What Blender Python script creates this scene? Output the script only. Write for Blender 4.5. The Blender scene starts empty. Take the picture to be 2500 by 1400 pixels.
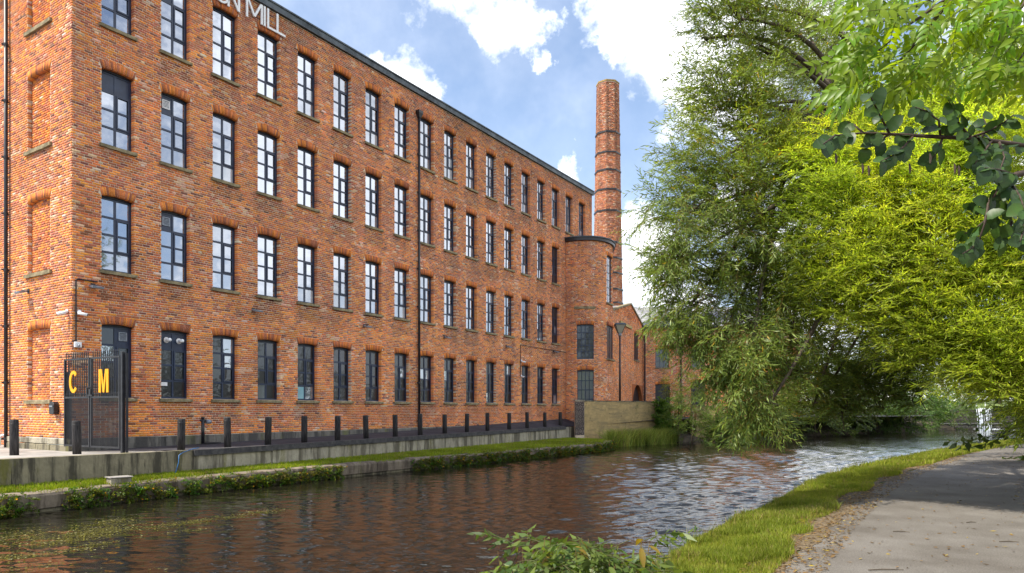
import bpy, math, random
import numpy as np
from mathutils import Vector, Matrix
R = random.Random(11)
NR = np.random.RandomState(7)
S = bpy.context.scene
COL = S.collection
EYE = 1.6
F = 1700.0                                  # focal length in photograph pixels (2500 wide)

# ---------------------------------------------------------------- camera
cam = bpy.data.cameras.new('camera'); camo = bpy.data.objects.new('camera', cam); COL.objects.link(camo)
camo.location = (0, 0, EYE); camo.rotation_euler = (math.radians(90), 0, 0)
cam.lens = 36 * F / 2500; cam.sensor_width = 36; cam.shift_y = 0.12
cam.clip_start = 0.05; cam.clip_end = 6000
S.camera = camo

# ---------------------------------------------------------------- light
SUN_EL = math.radians(56); SUN_H = Vector((-0.93, -0.36)).normalized()
to_sun = Vector((SUN_H.x * math.cos(SUN_EL), SUN_H.y * math.cos(SUN_EL), math.sin(SUN_EL)))
sl = bpy.data.lights.new('sun', 'SUN'); so = bpy.data.objects.new('sun', sl); COL.objects.link(so)
sl.energy = 3.8; sl.angle = math.radians(0.6); sl.color = (1.0, 0.93, 0.80)
so.rotation_euler = to_sun.to_track_quat('Z', 'Y').to_euler(); so.location = (-20, 10, 40)
S.view_settings.view_transform = 'Standard'; S.view_settings.look = 'None'
S.view_settings.gamma = 1; S.view_settings.use_curve_mapping = False
S.view_settings.exposure = 1.05
S.cycles.use_adaptive_sampling = True
S.cycles.max_bounces = 6; S.cycles.diffuse_bounces = 3; S.cycles.glossy_bounces = 3
S.cycles.transmission_bounces = 4; S.cycles.transparent_max_bounces = 4
S.cycles.use_denoising = True
S.cycles.sample_clamp_indirect = 6

def dirpx(x, y):
    return Vector(((x - 1250) / F, 1, (1000 - y) / F)).normalized()

W = bpy.data.worlds.new('World'); S.world = W; W.use_nodes = True
nt = W.node_tree; N = nt.nodes; Lk = nt.links; N.clear()
def nd(t, **k):
    n = N.new(t)
    for a, b in k.items(): setattr(n, a, b)
    return n
def mth(op, a, b=None, c=None, clamp=False):
    n = nd('ShaderNodeMath', operation=op); n.use_clamp = clamp
    for i, v in enumerate((a, b, c)):
        if v is None: continue
        if isinstance(v, (int, float)): n.inputs[i].default_value = v
        else: Lk.new(v, n.inputs[i])
    return n.outputs[0]
out = nd('ShaderNodeOutputWorld'); bg = nd('ShaderNodeBackground'); bg2 = nd('ShaderNodeBackground'); mixs = nd('ShaderNodeMixShader')
sky = nd('ShaderNodeTexSky', sky_type='NISHITA'); sky.sun_disc = False
sky.sun_elevation = SUN_EL; sky.sun_rotation = math.atan2(SUN_H.x, SUN_H.y); sky.air_density = 1.0; sky.dust_density = 0.6; sky.ozone_density = 1.6
Lk.new(sky.outputs[0], bg.inputs[0]); bg.inputs[1].default_value = 0.115
tc = nd('ShaderNodeTexCoord')
nrm = nd('ShaderNodeVectorMath', operation='NORMALIZE'); Lk.new(tc.outputs['Generated'], nrm.inputs[0])
D0 = nrm.outputs[0]
def noise(scale, det, rough, vec=None):
    n = nd('ShaderNodeTexNoise'); n.inputs['Scale'].default_value = scale; n.inputs['Detail'].default_value = det
    n.inputs['Roughness'].default_value = rough; Lk.new(vec or D0, n.inputs['Vector']); return n
n1 = noise(5.5, 9, 0.62); n2 = noise(22, 5, 0.6)
clouds = [  # direction, angular radius, flatten
    (dirpx(960, 190), .065, 1), (dirpx(1020, 215), .045, 1), (dirpx(900, 160), .04, 1),
    (dirpx(1250, 55), .075, 1), (dirpx(1310, 80), .05, 1), (dirpx(1190, 70), .04, 1), (dirpx(1325, 175), .03, 1),
    (dirpx(1520, 30), .085, 1), (dirpx(1620, 100), .10, 1), (dirpx(1480, 90), .045, 1), (dirpx(1750, 200), .12, 1), (dirpx(1850, 60), .16, 1),
    (dirpx(1600, 640), .095, 1), (dirpx(1560, 560), .05, 1), (dirpx(1680, 760), .12, 1), (dirpx(1800, 520), .10, 1), (dirpx(1950, 640), .20, 1),
    (dirpx(1380, 430), .045, 1), (dirpx(1100, -230), .18, 1),
    (Vector((1, .75, .45)).normalized(), .42, 1), (Vector((1, .2, .35)).normalized(), .48, 1), (Vector((1, -.35, .3)).normalized(), .42, 1),
    (Vector((1, .1, .9)).normalized(), .35, 1), (Vector((.5, -1, .5)).normalized(), .45, 1), (Vector((-.3, -1, .3)).normalized(), .35, 1),
    (Vector((-1, -.3, .5)).normalized(), .3, 1), (Vector((0.2, .2, 1)).normalized(), .3, 1),
    (Vector((-1, 1.2, .3)).normalized(), .2, 1)]
w1 = noise(7, 7, .6); w2 = noise(26, 6, .65)
def wsub(n, s):
    a = nd('ShaderNodeVectorMath', operation='SUBTRACT'); Lk.new(n.outputs['Color'], a.inputs[0]); a.inputs[1].default_value = (.5, .5, .5)
    b = nd('ShaderNodeVectorMath', operation='SCALE'); Lk.new(a.outputs[0], b.inputs[0]); b.inputs['Scale'].default_value = s; return b.outputs[0]
def vadd(a, b):
    n = nd('ShaderNodeVectorMath', operation='ADD'); Lk.new(a, n.inputs[0]); Lk.new(b, n.inputs[1]); return n.outputs[0]
DW = vadd(vadd(D0, wsub(w1, .16)), wsub(w2, .05))
fld = None
for c, r, _ in clouds:
    v = nd('ShaderNodeVectorMath', operation='DISTANCE'); Lk.new(DW, v.inputs[0]); v.inputs[1].default_value = c
    f = mth('SUBTRACT', 1.0, mth('DIVIDE', v.outputs['Value'], r * (.72 if c.y > .8 and c.z > 0 else 1)))
    fld = f if fld is None else mth('MAXIMUM', fld, f)
fld = mth('MAXIMUM', fld, -1.0)
wob = mth('MULTIPLY', mth('SUBTRACT', n1.outputs['Fac'], .5), 1.3)
wob2 = mth('MULTIPLY', mth('SUBTRACT', n2.outputs['Fac'], .5), .8)
fsum = mth('ADD', mth('ADD', fld, wob), wob2)
mask = nd('ShaderNodeMapRange', interpolation_type='SMOOTHSTEP'); Lk.new(fsum, mask.inputs[0])
mask.inputs[1].default_value = -.12; mask.inputs[2].default_value = 0.75
n3 = noise(2.3, 6, .6)
veil = nd('ShaderNodeMapRange'); Lk.new(n3.outputs['Fac'], veil.inputs[0]); veil.inputs[1].default_value = .40; veil.inputs[2].default_value = .72
veil.inputs[3].default_value = .0; veil.inputs[4].default_value = .30
sepd = nd('ShaderNodeSeparateXYZ'); Lk.new(D0, sepd.inputs[0])
hz = nd('ShaderNodeMapRange'); Lk.new(sepd.outputs[2], hz.inputs[0]); hz.inputs[1].default_value = 0.0; hz.inputs[2].default_value = .45; hz.inputs[3].default_value = .30; hz.inputs[4].default_value = 0.0
veil2 = mth('MAXIMUM', veil.outputs[0], mth('ADD', hz.outputs[0], .03))
fac = mth('MAXIMUM', mask.outputs[0], veil2)
shade = nd('ShaderNodeMapRange'); Lk.new(n1.outputs['Fac'], shade.inputs[0]); shade.inputs[1].default_value = .35; shade.inputs[2].default_value = .6
shade.inputs[3].default_value = .68; shade.inputs[4].default_value = 1.25
cmix = nd('ShaderNodeMix', data_type='RGBA'); Lk.new(shade.outputs[0], cmix.inputs['Factor'])
cmix.inputs['A'].default_value = (.80, .86, .97, 1); cmix.inputs['B'].default_value = (.98, .99, 1.0, 1)
Lk.new(cmix.outputs['Result'], bg2.inputs[0]); Lk.new(shade.outputs[0], bg2.inputs[1])
Lk.new(fac, mixs.inputs[0]); Lk.new(bg.outputs[0], mixs.inputs[1]); Lk.new(bg2.outputs[0], mixs.inputs[2]); Lk.new(mixs.outputs[0], out.inputs[0])

# ---------------------------------------------------------------- helpers
def P(x, y, Y):
    """point at depth Y (metres ahead) as measured off the photograph"""
    return Vector(((x - 1250) / F * Y, Y, EYE + (1000 - y) / F * Y))
def tag(o, label=None, cat=None, group=None, kind=None):
    if label: o['label'] = label
    if cat: o['category'] = cat
    if group: o['group'] = group
    if kind: o['kind'] = kind
    return o
def empty(name, loc=(0, 0, 0), rz=0, parent=None):
    o = bpy.data.objects.new(name, None); COL.objects.link(o); o.location = loc; o.rotation_euler = (0, 0, rz)
    o.empty_display_size = .3
    if parent: o.parent = parent
    return o
def link(name, me, parent=None, loc=None, rot=None, scale=None):
    o = bpy.data.objects.new(name, me); COL.objects.link(o)
    if parent: o.parent = parent
    if loc is not None: o.location = loc
    if rot is not None: o.rotation_euler = rot
    if scale is not None: o.scale = scale
    return o
def npmesh(name, V, Fc, mat, col=None, smooth=False):
    """V (n,3); Fc (m,k) constant k"""
    V = np.asarray(V, dtype=np.float32); Fc = np.asarray(Fc, dtype=np.int32)
    me = bpy.data.meshes.new(name); k = Fc.shape[1]
    me.vertices.add(len(V)); me.vertices.foreach_set('co', V.ravel())
    me.loops.add(Fc.size); me.loops.foreach_set('vertex_index', Fc.ravel())
    me.polygons.add(len(Fc)); me.polygons.foreach_set('loop_start', np.arange(0, Fc.size, k, dtype=np.int32))
    me.polygons.foreach_set('loop_total', np.full(len(Fc), k, dtype=np.int32))
    if smooth: me.polygons.foreach_set('use_smooth', np.ones(len(Fc), dtype=bool))
    me.update(calc_edges=True)
    if col is not None:
        a = me.color_attributes.new('col', 'FLOAT_COLOR', 'POINT')
        c = np.ones((len(V), 4), dtype=np.float32); c[:, :3] = col; a.data.foreach_set('color', c.ravel())
    me.materials.append(mat); return me
class MB:
    def __init__(s): s.v = []; s.f = []
    def add(s, vs, fs):
        b = len(s.v); s.v += [tuple(v) for v in vs]; s.f += [tuple(i + b for i in f) for f in fs]
    def box(s, a, b):
        x0, y0, z0 = a; x1, y1, z1 = b
        s.add([(x0, y0, z0), (x1, y0, z0), (x1, y1, z0), (x0, y1, z0), (x0, y0, z1), (x1, y0, z1), (x1, y1, z1), (x0, y1, z1)],
              [(0, 3, 2, 1), (4, 5, 6, 7), (0, 1, 5, 4), (1, 2, 6, 5), (2, 3, 7, 6), (3, 0, 4, 7)]); return s
    def prism(s, poly, z0, z1):
        n = len(poly)
        s.add([(p[0], p[1], z0) for p in poly] + [(p[0], p[1], z1) for p in poly],
              [tuple(range(n))[::-1], tuple(range(n, 2 * n))] + [(i, (i + 1) % n, (i + 1) % n + n, i + n) for i in range(n)]); return s
    def ext(s, poly, org, ax, ay, az, t):
        """polygon in plane (ax, ay) from org, thickened along az by t"""
        n = len(poly); org, ax, ay, az = map(Vector, (org, ax, ay, az))
        a = [org + ax * p[0] + ay * p[1] for p in poly]
        s.add(a + [q + az * t for q in a], [tuple(range(n))[::-1], tuple(range(n, 2 * n))] + [(i, (i + 1) % n, (i + 1) % n + n, i + n) for i in range(n)]); return s
    def tube(s, pts, rad, n=8, cap=True):
        pts = [Vector(p) for p in pts]; m = len(pts)
        if not hasattr(rad, '__len__'): rad = [rad] * m
        vs = []; prev = None
        for i, p in enumerate(pts):
            d = (pts[min(i + 1, m - 1)] - pts[max(i - 1, 0)]).normalized()
            if prev is None:
                a = d.orthogonal().normalized()
            else:
                a = (prev - d * prev.dot(d)); a = a.normalized() if a.length > 1e-5 else d.orthogonal().normalized()
            prev = a; b = d.cross(a)
            for k in range(n):
                t = 2 * math.pi * k / n; vs.append(p + (a * math.cos(t) + b * math.sin(t)) * rad[i])
        fs = [(i * n + k, i * n + (k + 1) % n, (i + 1) * n + (k + 1) % n, (i + 1) * n + k) for i in range(m - 1) for k in range(n)]
        if cap: fs += [tuple(range(n))[::-1], tuple(range((m - 1) * n, m * n))]
        s.add(vs, fs); return s
    def mesh(s, name, mat, smooth=False):
        me = bpy.data.meshes.new(name); me.from_pydata(s.v, [], s.f); me.materials.append(mat)
        if smooth:
            for p in me.polygons: p.use_smooth = True
        me.update(); return me
    def build(s, name, mat, parent=None, smooth=False, loc=None, bevel=0, rot=None):
        o = link(name, s.mesh(name, mat, smooth), parent, loc, rot)
        if bevel:
            m = o.modifiers.new('bevel', 'BEVEL'); m.width = bevel; m.segments = 1; m.limit_method = 'ANGLE'
        return o
def vnoise(x, y, scale, seed):
    r = np.random.RandomState(seed); g = r.rand(128, 128)
    x = np.asarray(x) * scale + 31.7; y = np.asarray(y) * scale + 17.3
    xi = np.floor(x).astype(int); yi = np.floor(y).astype(int); fx = x - xi; fy = y - yi
    fx = fx * fx * (3 - 2 * fx); fy = fy * fy * (3 - 2 * fy)
    a = g[xi % 128, yi % 128]; b = g[(xi + 1) % 128, yi % 128]; c = g[xi % 128, (yi + 1) % 128]; d = g[(xi + 1) % 128, (yi + 1) % 128]
    return (a * (1 - fx) + b * fx) * (1 - fy) + (c * (1 - fx) + d * fx) * fy

# ---------------------------------------------------------------- materials
def mat(name):
    m = bpy.data.materials.new(name); m.use_nodes = True; return m, m.node_tree, m.node_tree.nodes['Principled BSDF']
def mnode(t, typ, **k):
    n = t.nodes.new(typ)
    for a, b in k.items(): setattr(n, a, b)
    return n
def noisy(name, c1, c2, scale=4, rough=.85, bump=.0, bscale=40, detail=6, c3=None, stretch=None, lo=.35, hi=.65, bdist=.01, spec=.3, metallic=0):
    m, t, b = mat(name); tcn = mnode(t, 'ShaderNodeTexCoord'); vec = tcn.outputs['Object']
    if stretch:
        mp = mnode(t, 'ShaderNodeMapping'); mp.inputs['Scale'].default_value = stretch; t.links.new(vec, mp.inputs[0]); vec2 = mp.outputs[0]
    else: vec2 = vec
    n = mnode(t, 'ShaderNodeTexNoise'); n.inputs['Scale'].default_value = scale; n.inputs['Detail'].default_value = detail; n.inputs['Roughness'].default_value = .65
    t.links.new(vec2, n.inputs['Vector'])
    r = mnode(t, 'ShaderNodeValToRGB'); r.color_ramp.elements[0].position = lo; r.color_ramp.elements[1].position = hi
    r.color_ramp.elements[0].color = (*c1, 1); r.color_ramp.elements[1].color = (*c2, 1)
    if c3: e = r.color_ramp.elements.new((lo + hi) / 2); e.color = (*c3, 1)
    t.links.new(n.outputs['Fac'], r.inputs[0]); t.links.new(r.outputs[0], b.inputs['Base Color'])
    b.inputs['Roughness'].default_value = rough; b.inputs['Specular IOR Level'].default_value = spec; b.inputs['Metallic'].default_value = metallic
    if bump:
        n2 = mnode(t, 'ShaderNodeTexNoise'); n2.inputs['Scale'].default_value = bscale; n2.inputs['Detail'].default_value = 4; t.links.new(vec, n2.inputs['Vector'])
        bp = mnode(t, 'ShaderNodeBump'); bp.inputs['Strength'].default_value = bump; bp.inputs['Distance'].default_value = bdist
        t.links.new(n2.outputs['Fac'], bp.inputs['Height']); t.links.new(bp.outputs[0], b.inputs['Normal'])
    return m
def attrmat(name, rough=.9, grain=True, gscale=60, spec=.2):
    m, t, b = mat(name); a = mnode(t, 'ShaderNodeAttribute', attribute_name='col')
    b.inputs['Roughness'].default_value = rough; b.inputs['Specular IOR Level'].default_value = spec
    if grain:
        tcn = mnode(t, 'ShaderNodeTexCoord'); n = mnode(t, 'ShaderNodeTexNoise'); n.inputs['Scale'].default_value = gscale; n.inputs['Detail'].default_value = 3
        t.links.new(tcn.outputs['Object'], n.inputs['Vector'])
        mr = mnode(t, 'ShaderNodeMapRange'); t.links.new(n.outputs['Fac'], mr.inputs[0]); mr.inputs[1].default_value = .3; mr.inputs[2].default_value = .7; mr.inputs[3].default_value = .72; mr.inputs[4].default_value = 1.2
        mx = mnode(t, 'ShaderNodeVectorMath', operation='SCALE'); t.links.new(a.outputs['Color'], mx.inputs[0]); t.links.new(mr.outputs[0], mx.inputs['Scale'])
        t.links.new(mx.outputs[0], b.inputs['Base Color'])
    else: t.links.new(a.outputs['Color'], b.inputs['Base Color'])
    return m
def leafmat(name, trans=.35, rough=.45, back=(1.25, 1.2, 1.5), spec=.35, tboost=(1.6, 1.5, .5)):
    m, t, b = mat(name); a = mnode(t, 'ShaderNodeAttribute', attribute_name='col'); g = mnode(t, 'ShaderNodeNewGeometry')
    mul = mnode(t, 'ShaderNodeVectorMath', operation='MULTIPLY'); t.links.new(a.outputs['Color'], mul.inputs[0]); mul.inputs[1].default_value = back
    mx = mnode(t, 'ShaderNodeMix', data_type='RGBA'); t.links.new(g.outputs['Backfacing'], mx.inputs['Factor']); t.links.new(a.outputs['Color'], mx.inputs['A']); t.links.new(mul.outputs[0], mx.inputs['B'])
    t.links.new(mx.outputs['Result'], b.inputs['Base Color']); b.inputs['Roughness'].default_value = rough; b.inputs['Specular IOR Level'].default_value = spec
    tr = mnode(t, 'ShaderNodeBsdfTranslucent'); m2 = mnode(t, 'ShaderNodeVectorMath', operation='MULTIPLY'); t.links.new(a.outputs['Color'], m2.inputs[0]); m2.inputs[1].default_value = tboost
    t.links.new(m2.outputs[0], tr.inputs[0]); ms = mnode(t, 'ShaderNodeMixShader'); ms.inputs[0].default_value = trans
    t.links.new(b.outputs[0], ms.inputs[1]); t.links.new(tr.outputs[0], ms.inputs[2]); t.links.new(ms.outputs[0], t.nodes['Material Output'].inputs['Surface'])
    return m
M = {}
M['brick'] = attrmat('brick')
M['leaf'] = leafmat('leaf', trans=.45); M['grass'] = leafmat('grass_blade', trans=.3, rough=.6, spec=.2, back=(1, 1, 1))
M['mortar'] = noisy('mortar', (.50, .38, .28), (.76, .62, .48), 1.2, .95, .2, 60)
M['stone'] = noisy('sandstone', (.10, .085, .05), (.36, .29, .17), 3.5, .9, .5, 30, c3=(.22, .18, .105))
M['fascia'] = noisy('lead_fascia', (.035, .045, .055), (.13, .15, .17), 2.2, .6, .3, 12)
M['frame'] = noisy('navy_paint', (.010, .020, .050), (.018, .034, .078), 3, .4, 0, spec=.5)
M['black'] = noisy('black_paint', (.006, .006, .009), (.022, .022, .028), 8, .45, .15, 60, spec=.5)
M['white'] = noisy('white_paint', (.80, .80, .81), (.88, .88, .90), 5, .5)
M['orange'] = noisy('orange_plastic', (.88, .36, .005), (.95, .42, .01), 4, .45)
M['steel'] = noisy('galvanised', (.16, .18, .22), (.32, .35, .40), 20, .4, metallic=.4)
M['slate'] = noisy('slate', (.13, .13, .14), (.34, .34, .36), 6, .7, .3, 30)
M['bark'] = noisy('bark', (.035, .026, .018), (.13, .10, .07), 9, .9, .8, 22, stretch=(1, 1, .25))
M['twig'] = noisy('twig', (.10, .065, .02), (.22, .15, .05), 9, .8)
M['soil'] = noisy('soil', (.035, .028, .018), (.09, .07, .045), 3, .95, .6, 18)
M['turf'] = noisy('turf', (.035, .055, .012), (.10, .13, .025), 5, .95, .6, 40, c3=(.06, .09, .02))
M['tar'] = noisy('tarmac', (.028, .027, .034), (.058, .056, .068), 1.4, .85, .3, 90)
M['wood'] = noisy('bollard_wood', (.010, .009, .010), (.06, .055, .055), 9, .75, .6, 30, stretch=(3, 3, .35))
def glass(name, refl, body):
    m, t, b = mat(name); b.inputs['Base Color'].default_value = (*body, 1); b.inputs['Roughness'].default_value = .3
    g = mnode(t, 'ShaderNodeBsdfGlossy'); g.inputs['Roughness'].default_value = .015; g.inputs['Color'].default_value = (.82, .88, 1.0, 1)
    tcn = mnode(t, 'ShaderNodeTexCoord'); n = mnode(t, 'ShaderNodeTexNoise'); n.inputs['Scale'].default_value = 1.6; n.inputs['Detail'].default_value = 1; t.links.new(tcn.outputs['Object'], n.inputs['Vector'])
    bp = mnode(t, 'ShaderNodeBump'); bp.inputs['Strength'].default_value = .25; bp.inputs['Distance'].default_value = .02; t.links.new(n.outputs['Fac'], bp.inputs['Height']); t.links.new(bp.outputs[0], g.inputs['Normal'])
    ms = mnode(t, 'ShaderNodeMixShader'); ms.inputs[0].default_value = refl; t.links.new(b.outputs[0], ms.inputs[1]); t.links.new(g.outputs[0], ms.inputs[2])
    t.links.new(ms.outputs[0], t.nodes['Material Output'].inputs['Surface']); return m
M['glass'] = glass('window_glass', .42, (.02, .025, .03))
M['glass_grey'] = glass('hazy_window_glass', .34, (.16, .18, .21))
M['glass_blind'] = glass('blind_window_glass', .22, (.42, .44, .46))
M['dimglass'] = glass('dim_window_glass', .05, (.010, .010, .012))
M['darkglass'] = glass('dark_window_glass', .05, (.012, .013, .016))
def concrete(name, base, dark, green, topz, st=(1, 1, .12), st2=(1, 1, .06)):
    m, t, b = mat(name); tcn = mnode(t, 'ShaderNodeTexCoord')
    def nz(scale, sc, det=6):
        mp = mnode(t, 'ShaderNodeMapping'); mp.inputs['Scale'].default_value = sc; t.links.new(tcn.outputs['Object'], mp.inputs[0])
        n = mnode(t, 'ShaderNodeTexNoise'); n.inputs['Scale'].default_value = scale; n.inputs['Detail'].default_value = det; n.inputs['Roughness'].default_value = .7; t.links.new(mp.outputs[0], n.inputs['Vector']); return n.outputs['Fac']
    def ramp(f, a, b_):
        r = mnode(t, 'ShaderNodeMapRange'); r.interpolation_type = 'SMOOTHSTEP'; t.links.new(f, r.inputs[0]); r.inputs[1].default_value = a; r.inputs[2].default_value = b_; return r.outputs[0]
    def mix(f, a, b_):
        n = mnode(t, 'ShaderNodeMix', data_type='RGBA'); t.links.new(f, n.inputs['Factor'])
        for k, v in (('A', a), ('B', b_)):
            if isinstance(v, tuple): n.inputs[k].default_value = (*v, 1)
            else: t.links.new(v, n.inputs[k])
        return n.outputs['Result']
    c = mix(ramp(nz(3, (1, 1, 1)), .3, .7), tuple(x * .72 for x in base), base)
    c = mix(ramp(nz(2.6, st), .44, .60), c, dark)
    c = mix(ramp(nz(1.5, (1, 1, .3)), .55, .70), c, green)
    c = mix(ramp(nz(7, st2), .60, .68), c, tuple(x * .4 for x in dark))
    t.links.new(c, b.inputs['Base Color']); b.inputs['Roughness'].default_value = .93
    n2 = mnode(t, 'ShaderNodeTexNoise'); n2.inputs['Scale'].default_value = 14; n2.inputs['Detail'].default_value = 8; t.links.new(tcn.outputs['Object'], n2.inputs['Vector'])
    bp = mnode(t, 'ShaderNodeBump'); bp.inputs['Strength'].default_value = .6; bp.inputs['Distance'].default_value = .03; t.links.new(n2.outputs['Fac'], bp.inputs['Height']); t.links.new(bp.outputs[0], b.inputs['Normal'])
    return m
M['conc'] = concrete('stained_concrete', (.42, .38, .29), (.12, .105, .075), (.17, .155, .05), 0)
M['conc2'] = concrete('board_marked_concrete', (.50, .355, .155), (.30, .225, .11), (.20, .17, .06), 0, (.35, .35, 1.6), (.5, .5, .8))
M['conc3'] = concrete('mossy_concrete', (.27, .235, .155), (.060, .052, .036), (.13, .12, .030), 0)
M['coping'] = concrete('coping_stone', (.23, .185, .135), (.08, .06, .042), (.12, .12, .03), 0)

# ---------------------------------------------------------------- brickwork
PAL = dict(orange=(.82, .275, .060), rust=(.69, .210, .066), brown=(.47, .160, .085), dark=(.25, .095, .065), pink=(.74, .42, .27), pale=(.72, .54, .40))
def brick_color(u, z, rng, dark=0.0, white=0.0, seed=3):
    u = np.asarray(u); z = np.asarray(z); n = len(u)
    big = vnoise(u, z, .22, seed); mid = vnoise(u, z, .75, seed + 1); fine = vnoise(u, z, 1.3, seed + 2); sm = vnoise(u, z, 1.9, seed + 4)
    w = np.zeros((n, 6))
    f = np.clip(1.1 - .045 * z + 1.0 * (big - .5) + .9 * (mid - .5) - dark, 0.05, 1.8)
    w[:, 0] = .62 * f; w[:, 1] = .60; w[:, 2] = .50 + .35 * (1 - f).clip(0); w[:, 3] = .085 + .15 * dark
    w[:, 4] = .04 + 1.6 * np.clip(sm - .76, 0, 1) * 6 * np.clip(.9 - .05 * z, .1, 1) + white; w[:, 5] = .008 + .5 * white
    w /= w.sum(1, keepdims=True); c = w.cumsum(1); r = rng.rand(n)[:, None]; idx = (r > c).sum(1).clip(0, 5)
    pal = np.array([PAL[k] for k in ('orange', 'rust', 'brown', 'dark', 'pink', 'pale')])
    col = pal[idx] * (0.86 + .28 * rng.rand(n, 1)) * (0.80 + .4 * fine[:, None])
    col[:, 1] *= .85 + .3 * rng.rand(n)
    return col
def brick_rows(x0, x1, z0, z1, holes=(), c=.075, L=.235, hd=4, rng=None, gap=.0155):
    """list of bricks (xa, xb, za, zb, jamb, full)"""
    out = []; nrow = int(round((z1 - z0) / c))
    for r in range(nrow):
        za = z0 + r * c; zb = za + c - gap; zc = (za + zb) / 2
        iv = [(x0, x1, 0, 0)]
        for (ha, hb, hz0, hz1) in holes:
            if hz0 - .02 < zc < hz1 + .02:
                nv = []
                for (a, b, ja, jb) in iv:
                    if hb <= a or ha >= b: nv.append((a, b, ja, jb)); continue
                    if ha > a: nv.append((a, ha, ja, 1))
                    if hb < b: nv.append((hb, b, 1, jb))
                iv = nv
        head = (r % hd == hd - 1); bl = L / 2 if head else L
        off = (0 if r % 2 else bl / 2) + (L / 4 if head else 0)
        for (a, b, ja, jb) in iv:
            k = math.floor((a - x0 - off) / bl); x = x0 + off + k * bl
            while x < b - .03:
                xa = max(x, a); xb = min(x + bl, b); full = (x >= a - 1e-6 and x + bl <= b + 1e-6 and not head)
                if xb - xa > .035:
                    j = (ja and xa == a) or (jb and xb == b)
                    out.append((xa + (0 if (ja and xa == a) else gap / 2), xb - (0 if (jb and xb == b) else gap / 2), za, zb, 1. if j else 0., 1. if full else 0.))
                x += bl
    return np.array(out) if out else np.zeros((0, 6))
def brick_mesh(name, B, mapf, colr, rng, depth=.02, jdepth=.3, proud=.0025, segs=1):
    n = len(B); fr = (rng.rand(n) - .5) * 2 * proud; bk = np.where(B[:, 4] > 0, -jdepth, -depth)
    j = lambda: (rng.rand(n) - .5) * .004
    xa, xb, za, zb = B[:, 0] + j(), B[:, 1] + j(), B[:, 2] + j(), B[:, 3] + j()
    V = []
    for (x, z, w) in ((xa, za, fr), (xb, za, fr), (xb, zb, fr), (xa, zb, fr), (xa, za, bk), (xb, za, bk), (xb, zb, bk), (xa, zb, bk)):
        V.append(mapf(x, w, z))
    V = np.stack(V, 1).reshape(-1, 3)
    q = np.array([(0, 1, 2, 3), (0, 4, 5, 1), (1, 5, 6, 2), (2, 6, 7, 3), (3, 7, 4, 0)])
    Fc = (q[None] + (np.arange(n) * 8)[:, None, None]).reshape(-1, 4)
    return npmesh(name, V, Fc, M['brick'], np.repeat(colr, 8, 0))
def wall_sheet(mb, x0, x1, z0, z1, holes, mapf, w=-.005, back=-.34, div=None):
    xs = sorted(set([x0, x1] + [v for h in holes for v in h[:2] if x0 < v < x1] + (list(np.arange(x0, x1, div)) if div else [])))
    zs = sorted(set([z0, z1] + [v for h in holes for v in h[2:4] if z0 < v < z1]))
    pt = lambda x, ww, z: tuple(float(t) for t in np.asarray(mapf(np.array([x]), np.array([ww]), np.array([z]))).reshape(3))
    for a, b in zip(xs[:-1], xs[1:]):
        for c, d in zip(zs[:-1], zs[1:]):
            mx, mz = (a + b) / 2, (c + d) / 2
            if any(h[0] < mx < h[1] and h[2] < mz < h[3] for h in holes): continue
            mb.add([pt(a, w, c), pt(b, w, c), pt(b, w, d), pt(a, w, d)], [(0, 1, 2, 3)])
    for h in holes:
        a, b, c, d = h[0] - .006, h[1] + .006, h[2] - .006, h[3] + .006; bk = h[4] if len(h) > 4 else back
        for (p, q) in (((a, c), (b, c)), ((b, c), (b, d)), ((b, d), (a, d)), ((a, d), (a, c))):
            mb.add([pt(p[0], w, p[1]), pt(q[0], w, q[1]), pt(q[0], bk, q[1]), pt(p[0], bk, p[1])], [(0, 1, 2, 3)])
    return mb
def flat(u, w, z): return np.stack([u, -w, z], -1)
ARCHC = {}
def arch_mesh(w, hgt=.24, rise=.05, n=14, seed=0, curve=True):
    key = (round(w, 2), hgt, seed)
    if key in ARCHC: return ARCHC[key]
    rng = np.random.RandomState(seed + 50); V = []; C = []; hw = w / 2; tone = rng.rand()
    for i in range(n):
        s0 = -1 + 2 * i / n + .012; s1 = -1 + 2 * (i + 1) / n - .012; fr = .006 + rng.rand() * .006
        def pt(s, top):
            zz = rise * (1 - s * s) - rise
            return (s * (hw + (hgt * .32 if top else 0)), zz + (hgt if top else 0))
        q = [pt(s0, 0), pt(s1, 0), pt(s1, 1), pt(s0, 1)]
        V += [(p[0], -fr, p[1]) for p in q] + [(p[0], .12, p[1]) for p in q]
        base = np.array(PAL[['rust', 'rust', 'brown', 'brown', 'orange'][rng.randint(5)]]) * (.60 + .42 * rng.rand()) * (.85 + .3 * tone)
        C += [base] * 8
    q = np.array([(0, 1, 2, 3), (0, 4, 5, 1), (1, 5, 6, 2), (2, 6, 7, 3), (3, 7, 4, 0)])
    Fc = (q[None] + (np.arange(n) * 8)[:, None, None]).reshape(-1, 4)
    me = npmesh('brick_arch', V, Fc, M['brick'], np.array(C)); ARCHC[key] = me; return me
MC = {}
def cached(key, fn):
    if key not in MC: MC[key] = fn()
    return MC[key]
def sill_mesh(w, over=.07, h=.11, seed=0):
    def f():
        r = random.Random(seed); mb = MB(); a = -w / 2 - over; b = w / 2 + over; n = 7
        top = []; bot = []
        for i in range(n + 1):
            x = a + (b - a) * i / n; top.append((x, -h * .1 + r.uniform(-.006, .004))); bot.append((x, -h + r.uniform(-.008, .010)))
        poly = bot + top[::-1]
        mb.ext(poly, (0, -.075, 0), (1, 0, 0), (0, 0, 1), (0, 1, 0), .34); return mb.mesh('sill', M['stone'])
    return cached(('sill', round(w, 2), over, h, seed), f)
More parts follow.
